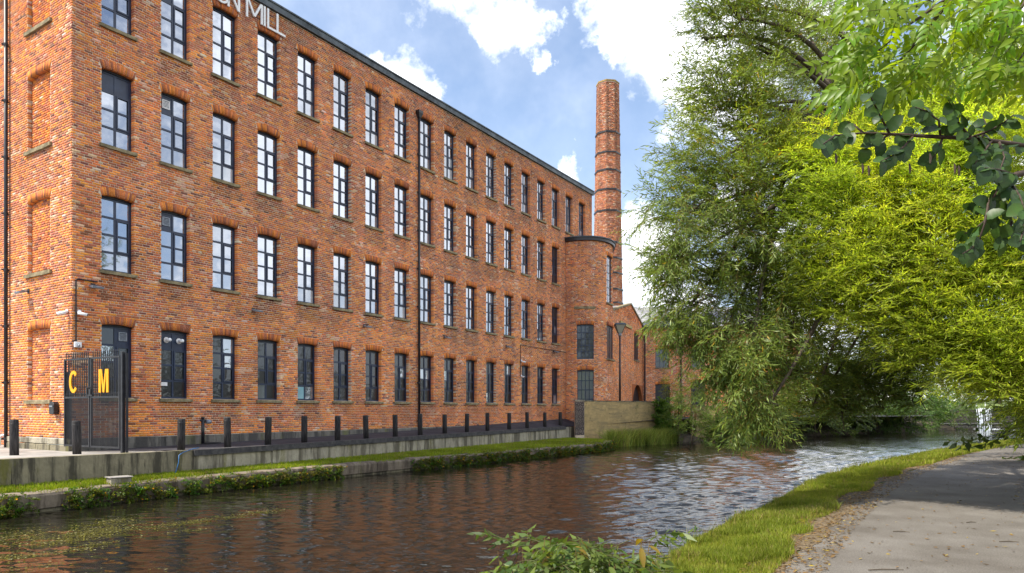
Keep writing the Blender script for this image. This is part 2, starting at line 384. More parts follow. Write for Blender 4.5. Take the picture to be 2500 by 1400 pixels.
def frame_mesh(w, h, rows=4, cols=2, casement=True, top_solid=None, y=.17, bar=.062, louvre=None):
    """returns mesh and list of pane rectangles"""
    def f():
        mb = MB(); fw = .062; pan = []
        x0, x1 = -w / 2, w / 2; th = .06
        mb.box((x0, y, 0), (x0 + fw, y + th, h)); mb.box((x1 - fw, y, 0), (x1, y + th, h))
        mb.box((x0 + fw, y, 0), (x1 - fw, y + th, fw)); mb.box((x0 + fw, y, h - fw - .05), (x1 - fw, y + th, h))
        zi = [fw + (h - 2 * fw - .05) * i / rows for i in range(rows + 1)]
        xi = [x0 + fw + (w - 2 * fw) * i / cols for i in range(cols + 1)]
        for i in range(1, cols): mb.box((xi[i] - bar / 2, y + .004, fw), (xi[i] + bar / 2, y + th - .004, h - fw - .05))
        for j in range(1, rows):
            for i in range(cols):
                a = xi[i] + (bar / 2 if i else 0); b = xi[i + 1] - (bar / 2 if i < cols - 1 else 0)
                mb.box((a, y + .008, zi[j] - bar / 2), (b, y + th - .008, zi[j] + bar / 2))
        if casement:
            a = xi[cols - 1] + bar / 2; b = x1 - fw; c = zi[1] + bar / 2; d = zi[rows - 1] - bar / 2; q = .045
            mb.box((a, y - .018, c), (a + q, y + .002, d)); mb.box((b - q, y - .018, c), (b, y + .002, d))
            mb.box((a + q, y - .018, c), (b - q, y + .002, c + q)); mb.box((a + q, y - .018, d - q), (b - q, y + .002, d))
        for j in range(rows):
            for i in range(cols):
                a = xi[i] + (bar / 2 if i else 0); b = xi[i + 1] - (bar / 2 if i < cols - 1 else 0)
                c = zi[j] + (bar / 2 if j else 0); d = zi[j + 1] - (bar / 2 if j < rows - 1 else 0)
                pan.append((a, b, c, d, i, j))
        return mb.mesh('frame', M['frame']), pan
    return cached(('frame', round(w, 2), round(h, 2), rows, cols, casement, y, bar), f)
def make_window(parent, x, z, w, h, rows=4, cols=2, casement=True, glassm='glass', seed=0, solid=(), louvre=(), sill=True, arch=True, rz=0, loc=None, y=.17, archh=.24, label=None, over=.07, nv=17, bar=.062):
    fm, pan = frame_mesh(w, h, rows, cols, casement, y=y, bar=bar)
    wn = empty('window', loc if loc is not None else (x, 0, z), rz, parent)
    if label: wn['label'] = label
    link('frame', fm, wn)
    wr_ = random.Random(seed * 131 + int(z * 7) + int(x * 3))
    blind_rows = wr_.choice([0, 0, 0, 1, 2]) if glassm == 'glass' else 0
    base_g = glassm
    for (a, b, c, d, i, j) in pan:
        glassm = base_g
        if base_g == 'glass':
            if j < blind_rows and wr_.random() < .8: glassm = 'glass_blind' if wr_.random() < .3 else 'glass_grey'
            elif wr_.random() < .12: glassm = 'glass_grey'
        elif base_g == 'darkglass' and wr_.random() < .08: glassm = 'glass_grey'
        if (i, j) in solid:
            mb = MB(); mb.box((a, y + .02, c), (b, y + .045, d)); mb.build('solid_panel', M['frame'], wn)
            if (i, j) in louvre:
                mb = MB(); ca, cb, cc, cd = a + (b - a) * .18, b - (b - a) * .18, c + (d - c) * .25, d - (d - c) * .2
                mb.box((ca, y - .01, cc), (ca + .025, y + .019, cd)); mb.box((cb - .025, y - .01, cc), (cb, y + .019, cd)); mb.box((ca + .025, y - .01, cc), (cb - .025, y + .019, cc + .025)); mb.box((ca + .025, y - .01, cd - .025), (cb - .025, y + .019, cd))
                for q in range(5):
                    zz = cc + .04 + (cd - cc - .07) * q / 5; mb.box((ca + .025, y - .004, zz), (cb - .025, y + .012, zz + .02))
                mb.build('vent', M['white'] if louvre[(i, j)] else M['steel'], wn)
            continue
        me = cached(('pane', round(b - a, 3), round(d - c, 3), glassm), lambda: MB().box((-(b - a) / 2, -.004, -(d - c) / 2), ((b - a) / 2, .004, (d - c) / 2)).mesh('pane', M[glassm]))
        o = link('pane', me, wn, ((a + b) / 2, y + .034, (c + d) / 2), (R.uniform(-.006, .006), 0, R.uniform(-.008, .008)))
    if sill: link('sill', sill_mesh(w, over, seed=seed % 5), wn)
    if arch and y > .15:
        link('soffit_shade', cached(('soffit_shade', round(w, 2), round(y, 2)), lambda: MB().box((-w / 2 - .004, .125, -.06), (w / 2 + .004, y + .06, .02)).mesh('soffit_shade', M['black'])), wn, (0, 0, h))  # black box stands in for the deep shade under the arch head
    if arch: link('brick_arch', arch_mesh(w, archh, seed=seed % 6, n=nv), wn, (0, 0, h))
    return wn

# ---------------------------------------------------------------- the mill
MA = math.atan2(.8395, .543); DX, DY = .543, .8395; DF = 22.0
CX, CY = -12.95, 20.48
mill = empty('mill_building', (CX, CY, EYE), MA)        # local x runs along the canal front, z = 0 at eye height
tag(mill, 'long four-storey red brick mill with navy grid windows beside the canal', 'mill')
def fx(x):
    """photograph column -> distance along the front"""
    k = (x - 1250) / F; return DF * (.8395 + .543 * k) / (.543 - .8395 * k) - .4618 * DF
cx = [288, 430, 552, 658, 753, 838, 914, 983, 1044, 1100, 1152, 1200, 1243, 1284, 1321, 1356, 1389, 1421]
u1, u18 = fx(288), fx(1421)
cols_u = [fx(c) * .6 + (u1 + (u18 - u1) * i / 17) * .4 for i, c in enumerate(cx)]
ML = 34.26
FL = [(0.36, 2.63), (4.26, 6.58), (8.11, 10.46), (11.76, 14.2)]
WW = .99
holes = []; wins = []
for f, (za, zb) in enumerate(FL):
    for i in range(18 if f == 3 else 16):
        w = WW - (.03 if i > 8 else 0); holes.append((cols_u[i] - w / 2, cols_u[i] + w / 2, za, zb)); wins.append((f, i, cols_u[i], za, w, zb - za))
Z0, Z1 = -.86, 15.13
mb = MB(); wall_sheet(mb, 0.01, ML - .01, Z0, Z1, holes, flat)
# arch areas keep bricks out of the way
arch_h = [(h[0] - .07, h[1] + .07, h[3] - .0, h[3] + .17) for h in holes]
rng = np.random.RandomState(5)
B = brick_rows(0.0, ML, Z0, Z1, [h[:4] for h in holes] + [(a[0], a[1], a[2] + .02, a[3]) for a in arch_h])
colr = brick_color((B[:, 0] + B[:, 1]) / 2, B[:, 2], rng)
uc = (B[:, 0] + B[:, 1]) / 2
for (f, i, u, za, w, h) in wins:      # soot streaks and pale repairs with shapes of their own under some sills
    m = (abs(uc - u) < .62) & (B[:, 2] < za - .12) & (B[:, 2] > za - .12 - .5 - .4 * ((i * 7 + f * 3) % 5) / 5)
    colr[m] *= (.68 if (i + f) % 3 else .88)
streak = vnoise(uc, B[:, 2], .16, 91) * .5 + vnoise(uc * 3, B[:, 2] * .5, .35, 92) * .5; colr *= (.74 + .52 * streak)[:, None]
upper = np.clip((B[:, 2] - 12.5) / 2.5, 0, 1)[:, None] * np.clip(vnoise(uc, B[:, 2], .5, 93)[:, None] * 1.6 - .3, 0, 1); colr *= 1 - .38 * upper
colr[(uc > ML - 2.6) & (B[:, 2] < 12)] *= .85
m = (B[:, 2] < .1) & (B[:, 2] > -.7) & (uc > 10); colr[m] = colr[m] * .75 + np.array([.15, .033, .006]) * 1.2
# return face (end wall towards the camera's left)
RH = [(1.32, 2.80, 0.30, 2.52), (1.32, 2.80, 4.26, 6.52), (1.32, 2.80, 8.13, 10.44), (1.32, 2.80, 11.9, 14.4)]
def flat_ret(u, w, z): return np.stack([-w, u, z], -1)
B2 = brick_rows(0.0, 4.32, Z0, Z1, [h[:4] for h in RH] + [(h[0] - .07, h[1] + .07, h[3] + .02, h[3] + .17) for h in RH])
c2 = brick_color((B2[:, 0] + B2[:, 1]) / 2 + 60, B2[:, 2], rng, dark=-.05)
B3 = np.concatenate([brick_rows(h[0], h[1], h[2], h[3]) for h in RH]); c3 = brick_color((B3[:, 0] + B3[:, 1]) / 2 + 60, B3[:, 2] + 5, rng, dark=-.1)
# single bricks: the 300 nearest whole ones
def dist(local):
    p = np.stack([CX + local[:, 0] * DX - local[:, 1] * DY, CY + local[:, 0] * DY + local[:, 1] * DX, local[:, 2]], -1); return np.linalg.norm(p, axis=1)
cand = np.where((B[:, 5] > 0) & (B[:, 4] == 0) & (B[:, 0] > .12))[0]
ctr = np.stack([(B[cand, 0] + B[cand, 1]) / 2, np.zeros(len(cand)), (B[cand, 2] + B[cand, 3]) / 2], -1)
vis = ~((ctr[:, 0] < 1.0) & (ctr[:, 2] < 1.4))            # those behind the closed gate do not show
order = np.argsort(dist(ctr) + np.where(vis, 0, 50))[:300]; single = cand[order]
bm_var = []
for k in range(24):
    j = single[k * 12]; s = colr[j]
    bm_var.append(brick_mesh('brick', np.array([[-.112, .112, -.032, .032, 0, 1]]), flat, s[None], rng))
for j in single:
    b = B[j]; k = int(np.argmin([np.abs(colr[single[q * 12]] - colr[j]).sum() for q in range(24)]))
    link('brick', bm_var[k], mill, ((b[0] + b[1]) / 2, 0, (b[2] + b[3]) / 2))
keep = np.ones(len(B), bool); keep[single] = False
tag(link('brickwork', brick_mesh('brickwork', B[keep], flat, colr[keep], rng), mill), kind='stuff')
me = brick_mesh('end_brickwork', B2, flat_ret, c2, rng, jdepth=.12)
tag(link('end_brickwork', me, mill), kind='stuff')
def flat_rec(u, w, z): return np.stack([-w + .11, u, z], -1)
tag(link('blind_window_brickwork', brick_mesh('blind_window_brickwork', B3, flat_rec, c3, rng), mill), kind='stuff')
wall_sheet(mb, 0.01, 4.32, Z0, Z1, [(*h, -.14) for h in RH], flat_ret)
for h in RH: mb.add([(.122, h[0], h[2]), (.122, h[1], h[2]), (.122, h[1], h[3]), (.122, h[0], h[3])], [(0, 1, 2, 3)])
mb.add([(ML, .3, Z0), (ML, 14, Z0), (ML, 14, Z1), (ML, .3, Z1)], [(0, 1, 2, 3)])
mb.add([(0, 14, Z0), (ML, 14, Z0), (ML, 14, Z1), (0, 14, Z1)], [(0, 1, 2, 3)])
mb.build('wall', M['mortar'], mill)
# far end wall brickwork (shows only from the side)
Be = brick_rows(0, 3, Z0, Z1); ce = brick_color(Be[:, 0] + 90, Be[:, 2], rng)
tag(link('far_end_brickwork', brick_mesh('far_end_brickwork', Be, lambda u, w, z: np.stack([ML + w + .012, u, z], -1), ce, rng), mill), kind='stuff')
for h in RH:
    bw = empty('blind_window', (0, (h[0] + h[1]) / 2, h[2]), -math.pi / 2, mill)
    link('sill', sill_mesh(1.48, .12, .13, 2), bw); link('brick_arch', arch_mesh(1.48, .24, seed=1, n=19), bw, (0, 0, h[3] - h[2]))
for (f, i, u, za, w, h) in wins:
    g = 'glass' if f > 0 else 'darkglass'; solid = (); lou = {}
    if i == 15 and f in (1, 2): g = 'darkglass'
    lab = None
    if f == 2 and i == 0: solid = ((0, 3), (1, 3)); lab = 'window with solid navy panels across its top'
    if i == 1 and f in (1, 2, 3): solid = ((0, 3),); lou = {(0, 3): f == 2}; lab = 'window with a small louvred vent in its top left panel'
    if f == 0 and i == 0: solid = ((1, 3),); lou = {(1, 3): False}; lab = 'ground floor window behind the gate with a grey vent'
    if f == 0 and i == 1: solid = ((0, 3), (1, 3)); lab = 'ground floor window with two white flue outlets through its top panel'
    cas = True
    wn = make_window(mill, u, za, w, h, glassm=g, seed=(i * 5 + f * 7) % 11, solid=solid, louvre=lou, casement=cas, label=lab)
    if f == 0 and i == 1:
        for s in (-.22, .22):
            k = MB(); k.tube([(s, .18, h - .33), (s, .15, h - .33)], [.10, .09], 14); k.tube([(s, .15, h - .33), (s, -.02, h - .33)], .05, 12); k.tube([(s, -.02, h - .33), (s, -.05, h - .33)], [.062, .055], 12)
            k.build('flue_outlet', M['white'], wn, True)
        k = MB(); k.box((-.42, .18, .42), (-.18, .195, .54)); k.build('notice', M['white'], wn)
    if f == 0 and i == 4:
        k = MB(); k.box((-w / 2 + .065, .192, .065), (-.035, .1985, .54)); k.build('pale_blue_film', noisy('blue_film', (.22, .42, .48), (.30, .52, .58), 3, .3), wn)
# plinth: stone blocks of the end wall and rendered base of the front
pl = MB(); pl.box((0.02, .0, -1.75), (ML, .3, Z0 - .003)); pl.build('plinth_core', M['mortar'], mill)
x = 0.0; k = 0
M['plinth'] = concrete('plinth_render', (.20, .185, .16), (.07, .065, .06), (.14, .14, .06), 0)
while x < ML - .3:
    L_ = min(R.uniform(2.2, 3.2), ML - x); b = MB(); b.box((x + .006, -.055, -1.75), (x + L_ - .006, -.001, Z0 - .01 - .01 * (k % 2))); b.build('plinth_slab', M['plinth'], mill, bevel=.012); x += L_; k += 1
y = -.05
for row, (za, zb) in enumerate(((-1.75, -1.06), (-1.05, -.87))):
    y = -.06
    while y < 4.2:
        L_ = min(R.uniform(.55, .95), 4.3 - y); b = MB(); b.box((-.09 + R.uniform(-.02, .02), y + .008, za), (.0, y + L_ - .008, zb)); b.build('plinth_stone', M['conc'] if row else M['conc3'], mill, bevel=.02); y += L_
# fascia / parapet and flat roof
x = -.12; k = 0
while x < ML + .1:
    L_ = min(3.0, ML + .12 - x); b = MB(); b.box((x, -.11, 15.14), (x + L_ - .006, .3, 15.37)); b.box((x, -.15, 15.372), (x + L_ - .006, .3, 15.43)); b.build('fascia', M['fascia'], mill); x += L_
b = MB(); b.box((-.11, .31, 15.14), (.3, 14, 15.42)); b.build('fascia', M['fascia'], mill)
b = MB(); b.box((.3, .3, 15.0), (ML, 14, 15.3)); b.build('roof', M['slate'], mill)
# recessed wing beyond the end wall
wg = MB(); wall_sheet(wg, 4.33, 16, Z0 - .9, Z1, [], lambda u, w, z: np.stack([-w + .55, u, z], -1)); wg.add([(.56, 4.33, Z0), (0, 4.33, Z0), (0, 4.33, Z1), (.56, 4.33, Z1)], [(0, 1, 2, 3)]); wg.build('wing_wall', M['mortar'], mill)
Bw = brick_rows(4.33, 8.5, -1.6, Z1); cw = brick_color(Bw[:, 0] + 60, Bw[:, 2], rng, dark=.35)
tag(link('wing_brickwork', brick_mesh('wing_brickwork', Bw, lambda u, w, z: np.stack([-w + .55, u, z], -1), cw, rng), mill), kind='stuff')

# drainpipes
def drainpipe(name, x, z0, z1, label, hopper=True, r=.055):
    t = empty(name, (CX + DX * x[0] - DY * x[1], CY + DY * x[0] + DX * x[1], EYE), MA); tag(t, label, 'drainpipe')
    b = MB(); b.tube([(0, 0, z0), (0, 0, z1)], r, 12); b.build('pipe', M['black'], t, True)
    z = z0 + .6
    while z < z1 - .5:
        b = MB(); b.tube([(0, 0, z), (0, 0, z + .09)], r + .014, 12); b.box((-.11, .02, z + .02), (.11, .05, z + .07)); b.build('bracket', M['black'], t); z += 1.83
    if hopper:
        b = MB(); b.add([(-.06, -.06, z1), (.06, -.06, z1), (.06, .06, z1), (-.06, .06, z1), (-.16, -.13, z1 + .22), (.16, -.13, z1 + .22), (.16, .08, z1 + .22), (-.16, .08, z1 + .22), (-.16, -.13, z1 + .34), (.16, -.13, z1 + .34), (.16, .08, z1 + .34), (-.16, .08, z1 + .34)],
              [(3, 2, 1, 0), (0, 1, 5, 4), (1, 2, 6, 5), (2, 3, 7, 6), (3, 0, 4, 7), (4, 5, 9, 8), (5, 6, 10, 9), (6, 7, 11, 10), (7, 4, 8, 11), (8, 9, 10, 11)]); b.build('hopper', M['black'], t)
    return t
drainpipe('drainpipe', (fx(1020), -.085), -1.2, 14.0, 'black cast iron drainpipe with hopper head between the eighth and ninth window columns')
drainpipe('drainpipe', (-.09, 4.12), -1.6, 15.1, 'black drainpipe on the end wall beside the blind windows', hopper=False)

# lettering under the eaves
sg = empty('mill_sign', (CX, CY, EYE), MA); tag(sg, 'thin white metal sign letters fixed high on the brick front under the eaves', 'sign')
def bar(mb, a, b, z_w=.075, y=-.10, t=.05):
    a = Vector(a); b = Vector(b); d = (b - a).normalized(); n = Vector((-d.y, d.x)) * z_w / 2
    poly = [a - n, b - n, b + n, a + n]; mb.ext([(p.x, p.y) for p in poly], (0, y, 0), (1, 0, 0), (0, 0, 1), (0, 1, 0), t)
LB, LT = 14.33, 15.07
def letter(ch, xa, xb):
    m = MB(); zt = LT
    if ch == 'I': bar(m, (xa + .04, LB), (xa + .04, zt))
    if ch == 'L': bar(m, (xa + .04, LB), (xa + .04, zt)); bar(m, (xa + .08, LB + .0375), (xb, LB + .0375))
    if ch == 'N': bar(m, (xa + .04, LB), (xa + .04, zt)); bar(m, (xb - .04, LB), (xb - .04, zt)); bar(m, (xa + .06, zt - .02), (xb - .06, LB + .02), y=-.101)
    if ch == 'M':
        mid = (xa + xb) / 2; bar(m, (xa + .04, LB), (xa + .04, zt)); bar(m, (xb - .04, LB), (xb - .04, zt)); bar(m, (xa + .07, zt - .02), (mid, LB + .16), y=-.101); bar(m, (xb - .07, zt - .02), (mid, LB + .16), y=-.102)
    if ch in 'OC':
        c = ((xa + xb) / 2, (LB + zt) / 2); n = 28; r0 = Vector(((xb - xa) / 2, (zt - LB) / 2))
        rngk = range(n) if ch == 'O' else range(4, n - 4)
        for k in rngk:
            a0, a1 = 2 * math.pi * k / n, 2 * math.pi * (k + 1) / n
            q = [(c[0] + math.cos(a) * (r0.x - d), c[1] + math.sin(a) * (r0.y - d)) for a, d in ((a0, .075), (a1, .075), (a1, 0), (a0, 0))]
            m.ext(q, (0, -.10, 0), (1, 0, 0), (0, 0, 1), (0, 1, 0), .05)
    if ch == 'T': bar(m, ((xa + xb) / 2, LB), ((xa + xb) / 2, zt - .075)); bar(m, (xa, zt - .0375), (xb, zt - .0375))
    if ch == 'E':
        bar(m, (xa + .04, LB), (xa + .04, zt))
        for z in (LB + .0375, (LB + zt) / 2, zt - .0375): bar(m, (xa + .08, z), (xb, z))
    for s in (.15, .85):
        m.box((xa + .03, -.05, LB + (zt - LB) * s), (xa + .045, 0, LB + (zt - LB) * s + .015))
    m.build('letter', M['white'], sg)
for ch, a, b in (('O', 517, 557), ('N', 551.5, 582), ('M', 597, 637.5), ('I', 640, 646), ('L', 648.6, 671), ('L', 671.5, 693)):
    letter(ch, fx(a), fx(b))
for ch, a, b in (('T', -1.10, -.72), ('E', -.62, -.12)):
    letter(ch, fx(517) - .2 + a + .3, fx(517) - .2 + b + .3)

# ---------------------------------------------------------------- stair tower at the far end
tw = empty('stair_tower', (0, 0, EYE)); tag(tw, 'rounded brick stair tower with dark cap at the far end of the mill', 'tower')
base_xy = [(3.56, 46.0), (3.9, 45.75), (4.4, 45.55), (5.0, 45.5), (5.55, 45.62), (6.05, 45.95), (6.45, 46.4), (6.75, 47.0), (6.95, 47.8), (7.0, 48.8), (7.0, 51)]
def smooth_poly(p, it=2):
    for _ in range(it):
        q = [p[0]]
        for a, b in zip(p[:-1], p[1:]): q += [(a[0] * .75 + b[0] * .25, a[1] * .75 + b[1] * .25), (a[0] * .25 + b[0] * .75, a[1] * .25 + b[1] * .75)]
        p = q + [p[-1]]
    return p
class PathMap:
    def __init__(s, pts, sub=True):
        s.p = np.array(pts, float); d = np.linalg.norm(np.diff(s.p, axis=0), axis=1); s.s = np.concatenate([[0], d.cumsum()]); s.L = s.s[-1]
        t = np.gradient(s.p, axis=0); t /= np.linalg.norm(t, axis=1)[:, None]; s.t = t
    def at(s, u): return np.array([np.interp(u, s.s, s.p[:, 0]), np.interp(u, s.s, s.p[:, 1])])
    def tan(s, u): v = np.array([np.interp(u, s.s, s.t[:, 0]), np.interp(u, s.s, s.t[:, 1])]); return v / np.linalg.norm(v)
    def __call__(s, u, w, z):
        x = np.interp(u, s.s, s.p[:, 0]); y = np.interp(u, s.s, s.p[:, 1]); tx = np.interp(u, s.s, s.t[:, 0]); ty = np.interp(u, s.s, s.t[:, 1]); l = np.hypot(tx, ty)
        return np.stack([x + ty / l * w, y - tx / l * w, z], -1)
    def find(s, px):
        u = np.linspace(0, s.L, 2000); x = np.interp(u, s.s, s.p[:, 0]); y = np.interp(u, s.s, s.p[:, 1]); return float(u[np.argmin(abs(1250 + F * x / y - px))])
PT = PathMap(smooth_poly(base_xy))
TZ0, TZ1 = -2.2, 11.05
def ux(px): return PT.find(px)
zat = lambda y, Y: (1000 - y) / F * Y
th = [(ux(1408), ux(1450), zat(877, 45.5), zat(792, 45.5)), (ux(1409), ux(1450), -.6, zat(903, 45.5)),
      (ux(1481.5), ux(1494), zat(740, 46.5), zat(625, 46.5)), (ux(1482), ux(1497), zat(876, 46.5), zat(795, 46.5)), (ux(1485), ux(1498), -.6, zat(902, 46.5))]
mb = MB(); wall_sheet(mb, 0, PT.L, TZ0, TZ1, th, PT, div=.25); mb.build('wall', M['mortar'], tw)
Bt = brick_rows(0, PT.L, TZ0, TZ1, th + [(h[0] - .06, h[1] + .06, h[3], h[3] + .17) for h in th])
ct = brick_color(Bt[:, 0] + 140, Bt[:, 2], rng, dark=.1, white=.03); tag(link('brickwork', brick_mesh('brickwork', Bt, PT, ct, rng), tw), kind='stuff')
for k, h in enumerate(th):
    uc_ = (h[0] + h[1]) / 2; p = PT.at(uc_); t = PT.tan(uc_); w = h[1] - h[0]
    big = k < 2
    make_window(tw, 0, 0, w, h[3] - h[2], rows=5 if big else (6 if k == 2 else 5), cols=4 if big else 2, casement=False, glassm=('dimglass', 'glass_grey', 'glass', 'dimglass', 'glass_grey')[k], seed=k, sill=k in (2, 3), loc=(p[0], p[1], h[2]), rz=math.atan2(t[1], t[0]), nv=14 if big else 8, bar=.05 if big else .04, y=.12)
cap = [(p[0], p[1]) for p in smooth_poly(base_xy)]
pm = PathMap(cap); ring = [tuple(pm(np.array([u]), np.array([.14]), np.array([0.]))[0][:2]) for u in np.linspace(0, pm.L, 40)] + [(3.0, 50.5)]
b = MB(); b.prism(ring, TZ1, TZ1 + .2); b.build('cap', M['black'], tw)
ring2 = [tuple(pm(np.array([u]), np.array([.2]), np.array([0.]))[0][:2]) for u in np.linspace(0, pm.L, 40)] + [(3.0, 50.5)]
b = MB(); b.prism(ring2, TZ1 + .202, TZ1 + .27); b.build('cap_edge', M['fascia'], tw)
u0, u1_ = ux(1402), ux(1453)
for (a, b_, c, d) in ((u0, u1_, zat(754, 45.5), zat(748, 45.5)),):
    k = MB(); n = 8
    for q in range(n):
        v = [PT(np.array([u0 + (u1_ - u0) * s]), np.array([w]), np.array([zz]))[0] for (s, w, zz) in ((q / n, -.01, c), ((q + 1) / n, -.01, c), ((q + 1) / n, .07, c), (q / n, .07, c), (q / n, -.01, d), ((q + 1) / n, -.01, d), ((q + 1) / n, .07, d), (q / n, .07, d))]
        k.add(v, [(0, 3, 2, 1), (4, 5, 6, 7), (0, 1, 5, 4), (1, 2, 6, 5), (2, 3, 7, 6), (3, 0, 4, 7)])
    k.build('string_sill', M['stone'], tw)

# ---------------------------------------------------------------- chimney
CHX, CHY = 8.25, 60.0
ch = empty('chimney', (CHX, CHY, EYE)); tag(ch, 'tall octagonal brick mill chimney banded with thin iron straps', 'chimney')
CZ0, CZ1 = -2.2, 27.9
def crad(z): return 1.36 - (1.36 - .90) * (z - CZ0) / (CZ1 - CZ0)     # apothem
allB = []; Vs = []
mbc = MB(); n8 = [(math.radians(22.5 + 45 * k + 8)) for k in range(8)]
def oct_ring(z, extra=0): r = (crad(z) + extra) / math.cos(math.pi / 8); return [(r * math.cos(a), r * math.sin(a)) for a in n8]
lo, hi = oct_ring(CZ0, -.015), oct_ring(CZ1, -.015)
mbc.add([(p[0], p[1], CZ0) for p in lo] + [(p[0], p[1], CZ1) for p in hi], [(i, (i + 1) % 8, (i + 1) % 8 + 8, i + 8) for i in range(8)]); mbc.build('wall', M['mortar'], ch)
nrow = int((CZ1 - CZ0) / .078)
meV = []; meC = []
for s in range(8):
    am = (n8[s] + n8[(s + 1) % 8] + (2 * math.pi if s == 7 else 0)) / 2; nx, ny = math.cos(am), math.sin(am); tx, ty = -ny, nx
    if ny > .55: continue                                  # far facets never show
    rows = []
    for r in range(nrow):
        z = CZ0 + r * .078; hw = crad(z) * math.tan(math.pi / 8); bl = .235 if r % 3 else .1175; off = (r % 2) * bl / 2
        x = -hw - off
        while x < hw - .03:
            a, b_ = max(x, -hw), min(x + bl, hw)
            if b_ - a > .04: rows.append((a + .005, b_ - .005, z, z + .067, 0, 0))
            x += bl
    Bq = np.array(rows)
    def mp(u, w, z, nx=nx, ny=ny, tx=tx, ty=ty): r_ = crad(z) + w; return np.stack([nx * r_ + tx * u, ny * r_ + ty * u, z], -1)
    cc = brick_color(Bq[:, 0] * 1 + 200 + s * 9, Bq[:, 2], rng, dark=.25, white=.22)
    top = Bq[:, 2] > 22; cc[top & (np.abs(np.abs(Bq[:, 0]) - .35) < .12)] *= .5
    cc = cc * .55 + np.array([.30, .17, .12]) * .45 * (.5 + rng.rand(len(cc), 1)); allB.append(brick_mesh('b', Bq, mp, cc, rng, proud=.01))
def join_meshes(name, mes, m):
    V = []; Fc = []; C = []; o = 0
    for me in mes:
        n = len(me.vertices); v = np.empty(n * 3, np.float32); me.vertices.foreach_get('co', v); V.append(v.reshape(-1, 3))
        f = np.empty(len(me.loops), np.int32); me.loops.foreach_get('vertex_index', f); k = len(me.loops) // len(me.polygons); Fc.append(f.reshape(-1, k) + o); o += n
        c = np.empty(n * 4, np.float32); me.color_attributes['col'].data.foreach_get('color', c); C.append(c.reshape(-1, 4)[:, :3])
    r = npmesh(name, np.concatenate(V), np.concatenate(Fc), m, np.concatenate(C))
    for me in mes: bpy.data.meshes.remove(me)
    return r
tag(link('brickwork', join_meshes('chimney_brickwork', allB, M['brick']), ch), kind='stuff')
for yb in (318, 368, 412, 460, 512, 590, 628, 665, 705, 738):
    z = (1000 - yb) / F * 58.8; b = MB(); a, c = oct_ring(z, .0), oct_ring(z, .05)
    nn = 8; vs = [(p[0], p[1], z - .07) for p in a] + [(p[0], p[1], z - .07) for p in c] + [(p[0], p[1], z + .07) for p in c] + [(p[0], p[1], z + .07) for p in a]
    b.add(vs, [((i + 1) % 8 + o, i + o, i + o + 8, (i + 1) % 8 + o + 8) for o in (0, 8, 16) for i in range(8)]); b.build('iron_strap', M['black'], ch)
b = MB(); b.prism(oct_ring(CZ1, .03), CZ1, CZ1 + .12); b.build('rim', noisy('mossy_brick', (.25, .16, .05), (.45, .30, .10), 6), ch)

# ---------------------------------------------------------------- gabled building and warehouse behind the tower
def dim_window(parent, loc, w, h, rz, rows=4, cols=3, arch=True, sill=True, y=.1, seed=0):
    return make_window(parent, 0, 0, w, h, rows=rows, cols=cols, casement=False, glassm='dimglass', seed=seed, sill=sill, arch=arch, loc=loc, rz=rz, y=y, bar=.03)
G0 = Vector((7.35, 51.3)); G1 = Vector((11.75, 62.3)); gd = (G1 - G0).normalized(); gl = (G1 - G0).length; ga = math.atan2(gd.y, gd.x)
gb = empty('gabled_building', (G0.x, G0.y, EYE), ga); tag(gb, 'small gabled brick building with arched opening behind the street lamp', 'building')
def gs(px): k = (px - 1250) / F; return (k * G0.y - G0.x) / (gd.x - k * gd.y)
def gY(s): return G0.y + gd.y * s
s_pk = gs(1540); z_pk = (1000 - 745) / F * gY(s_pk); z_e = (1000 - 800) / F * gY(gl)
s_a0, s_a1 = gs(1543), gs(1570.5); s_w0, s_w1 = gs(1548), gs(1560)
gh = [(s_a0, min(s_a1, gl - .15), -2.2, zat(938, gY(s_a0))), (s_w0, s_w1, zat(878, gY(s_w0)), zat(812, gY(s_w0)))]
mb = MB(); wall_sheet(mb, 0, gl, -2.2, z_e, gh, flat, back=-.3); mb.add([(0, .012, z_e), (gl, .012, z_e), (s_pk, .012, z_pk)], [(0, 1, 2)]); mb.build('wall', M['mortar'], gb)
Bg = brick_rows(0, gl, -2.2, z_e, gh); nr = int((z_pk - z_e) / .075); ex = []
for r in range(nr):
    z = z_e + r * .075; f = 1 - (z - z_e) / (z_pk - z_e); a = s_pk * (1 - f); b_ = s_pk + (gl - s_pk) * f
    if b_ - a > .3: ex.append(brick_rows(a, b_, z, z + .075))
Bg = np.concatenate([Bg] + ex); cg = brick_color(Bg[:, 0] + 260, Bg[:, 2], rng, dark=-.05, white=.02)
tag(link('brickwork', brick_mesh('brickwork', Bg, flat, cg, rng, jdepth=.3), gb), kind='stuff')
dim_window(gb, ((s_w0 + s_w1) / 2, 0, gh[1][2]), s_w1 - s_w0, gh[1][3] - gh[1][2], 0, 5, 3)
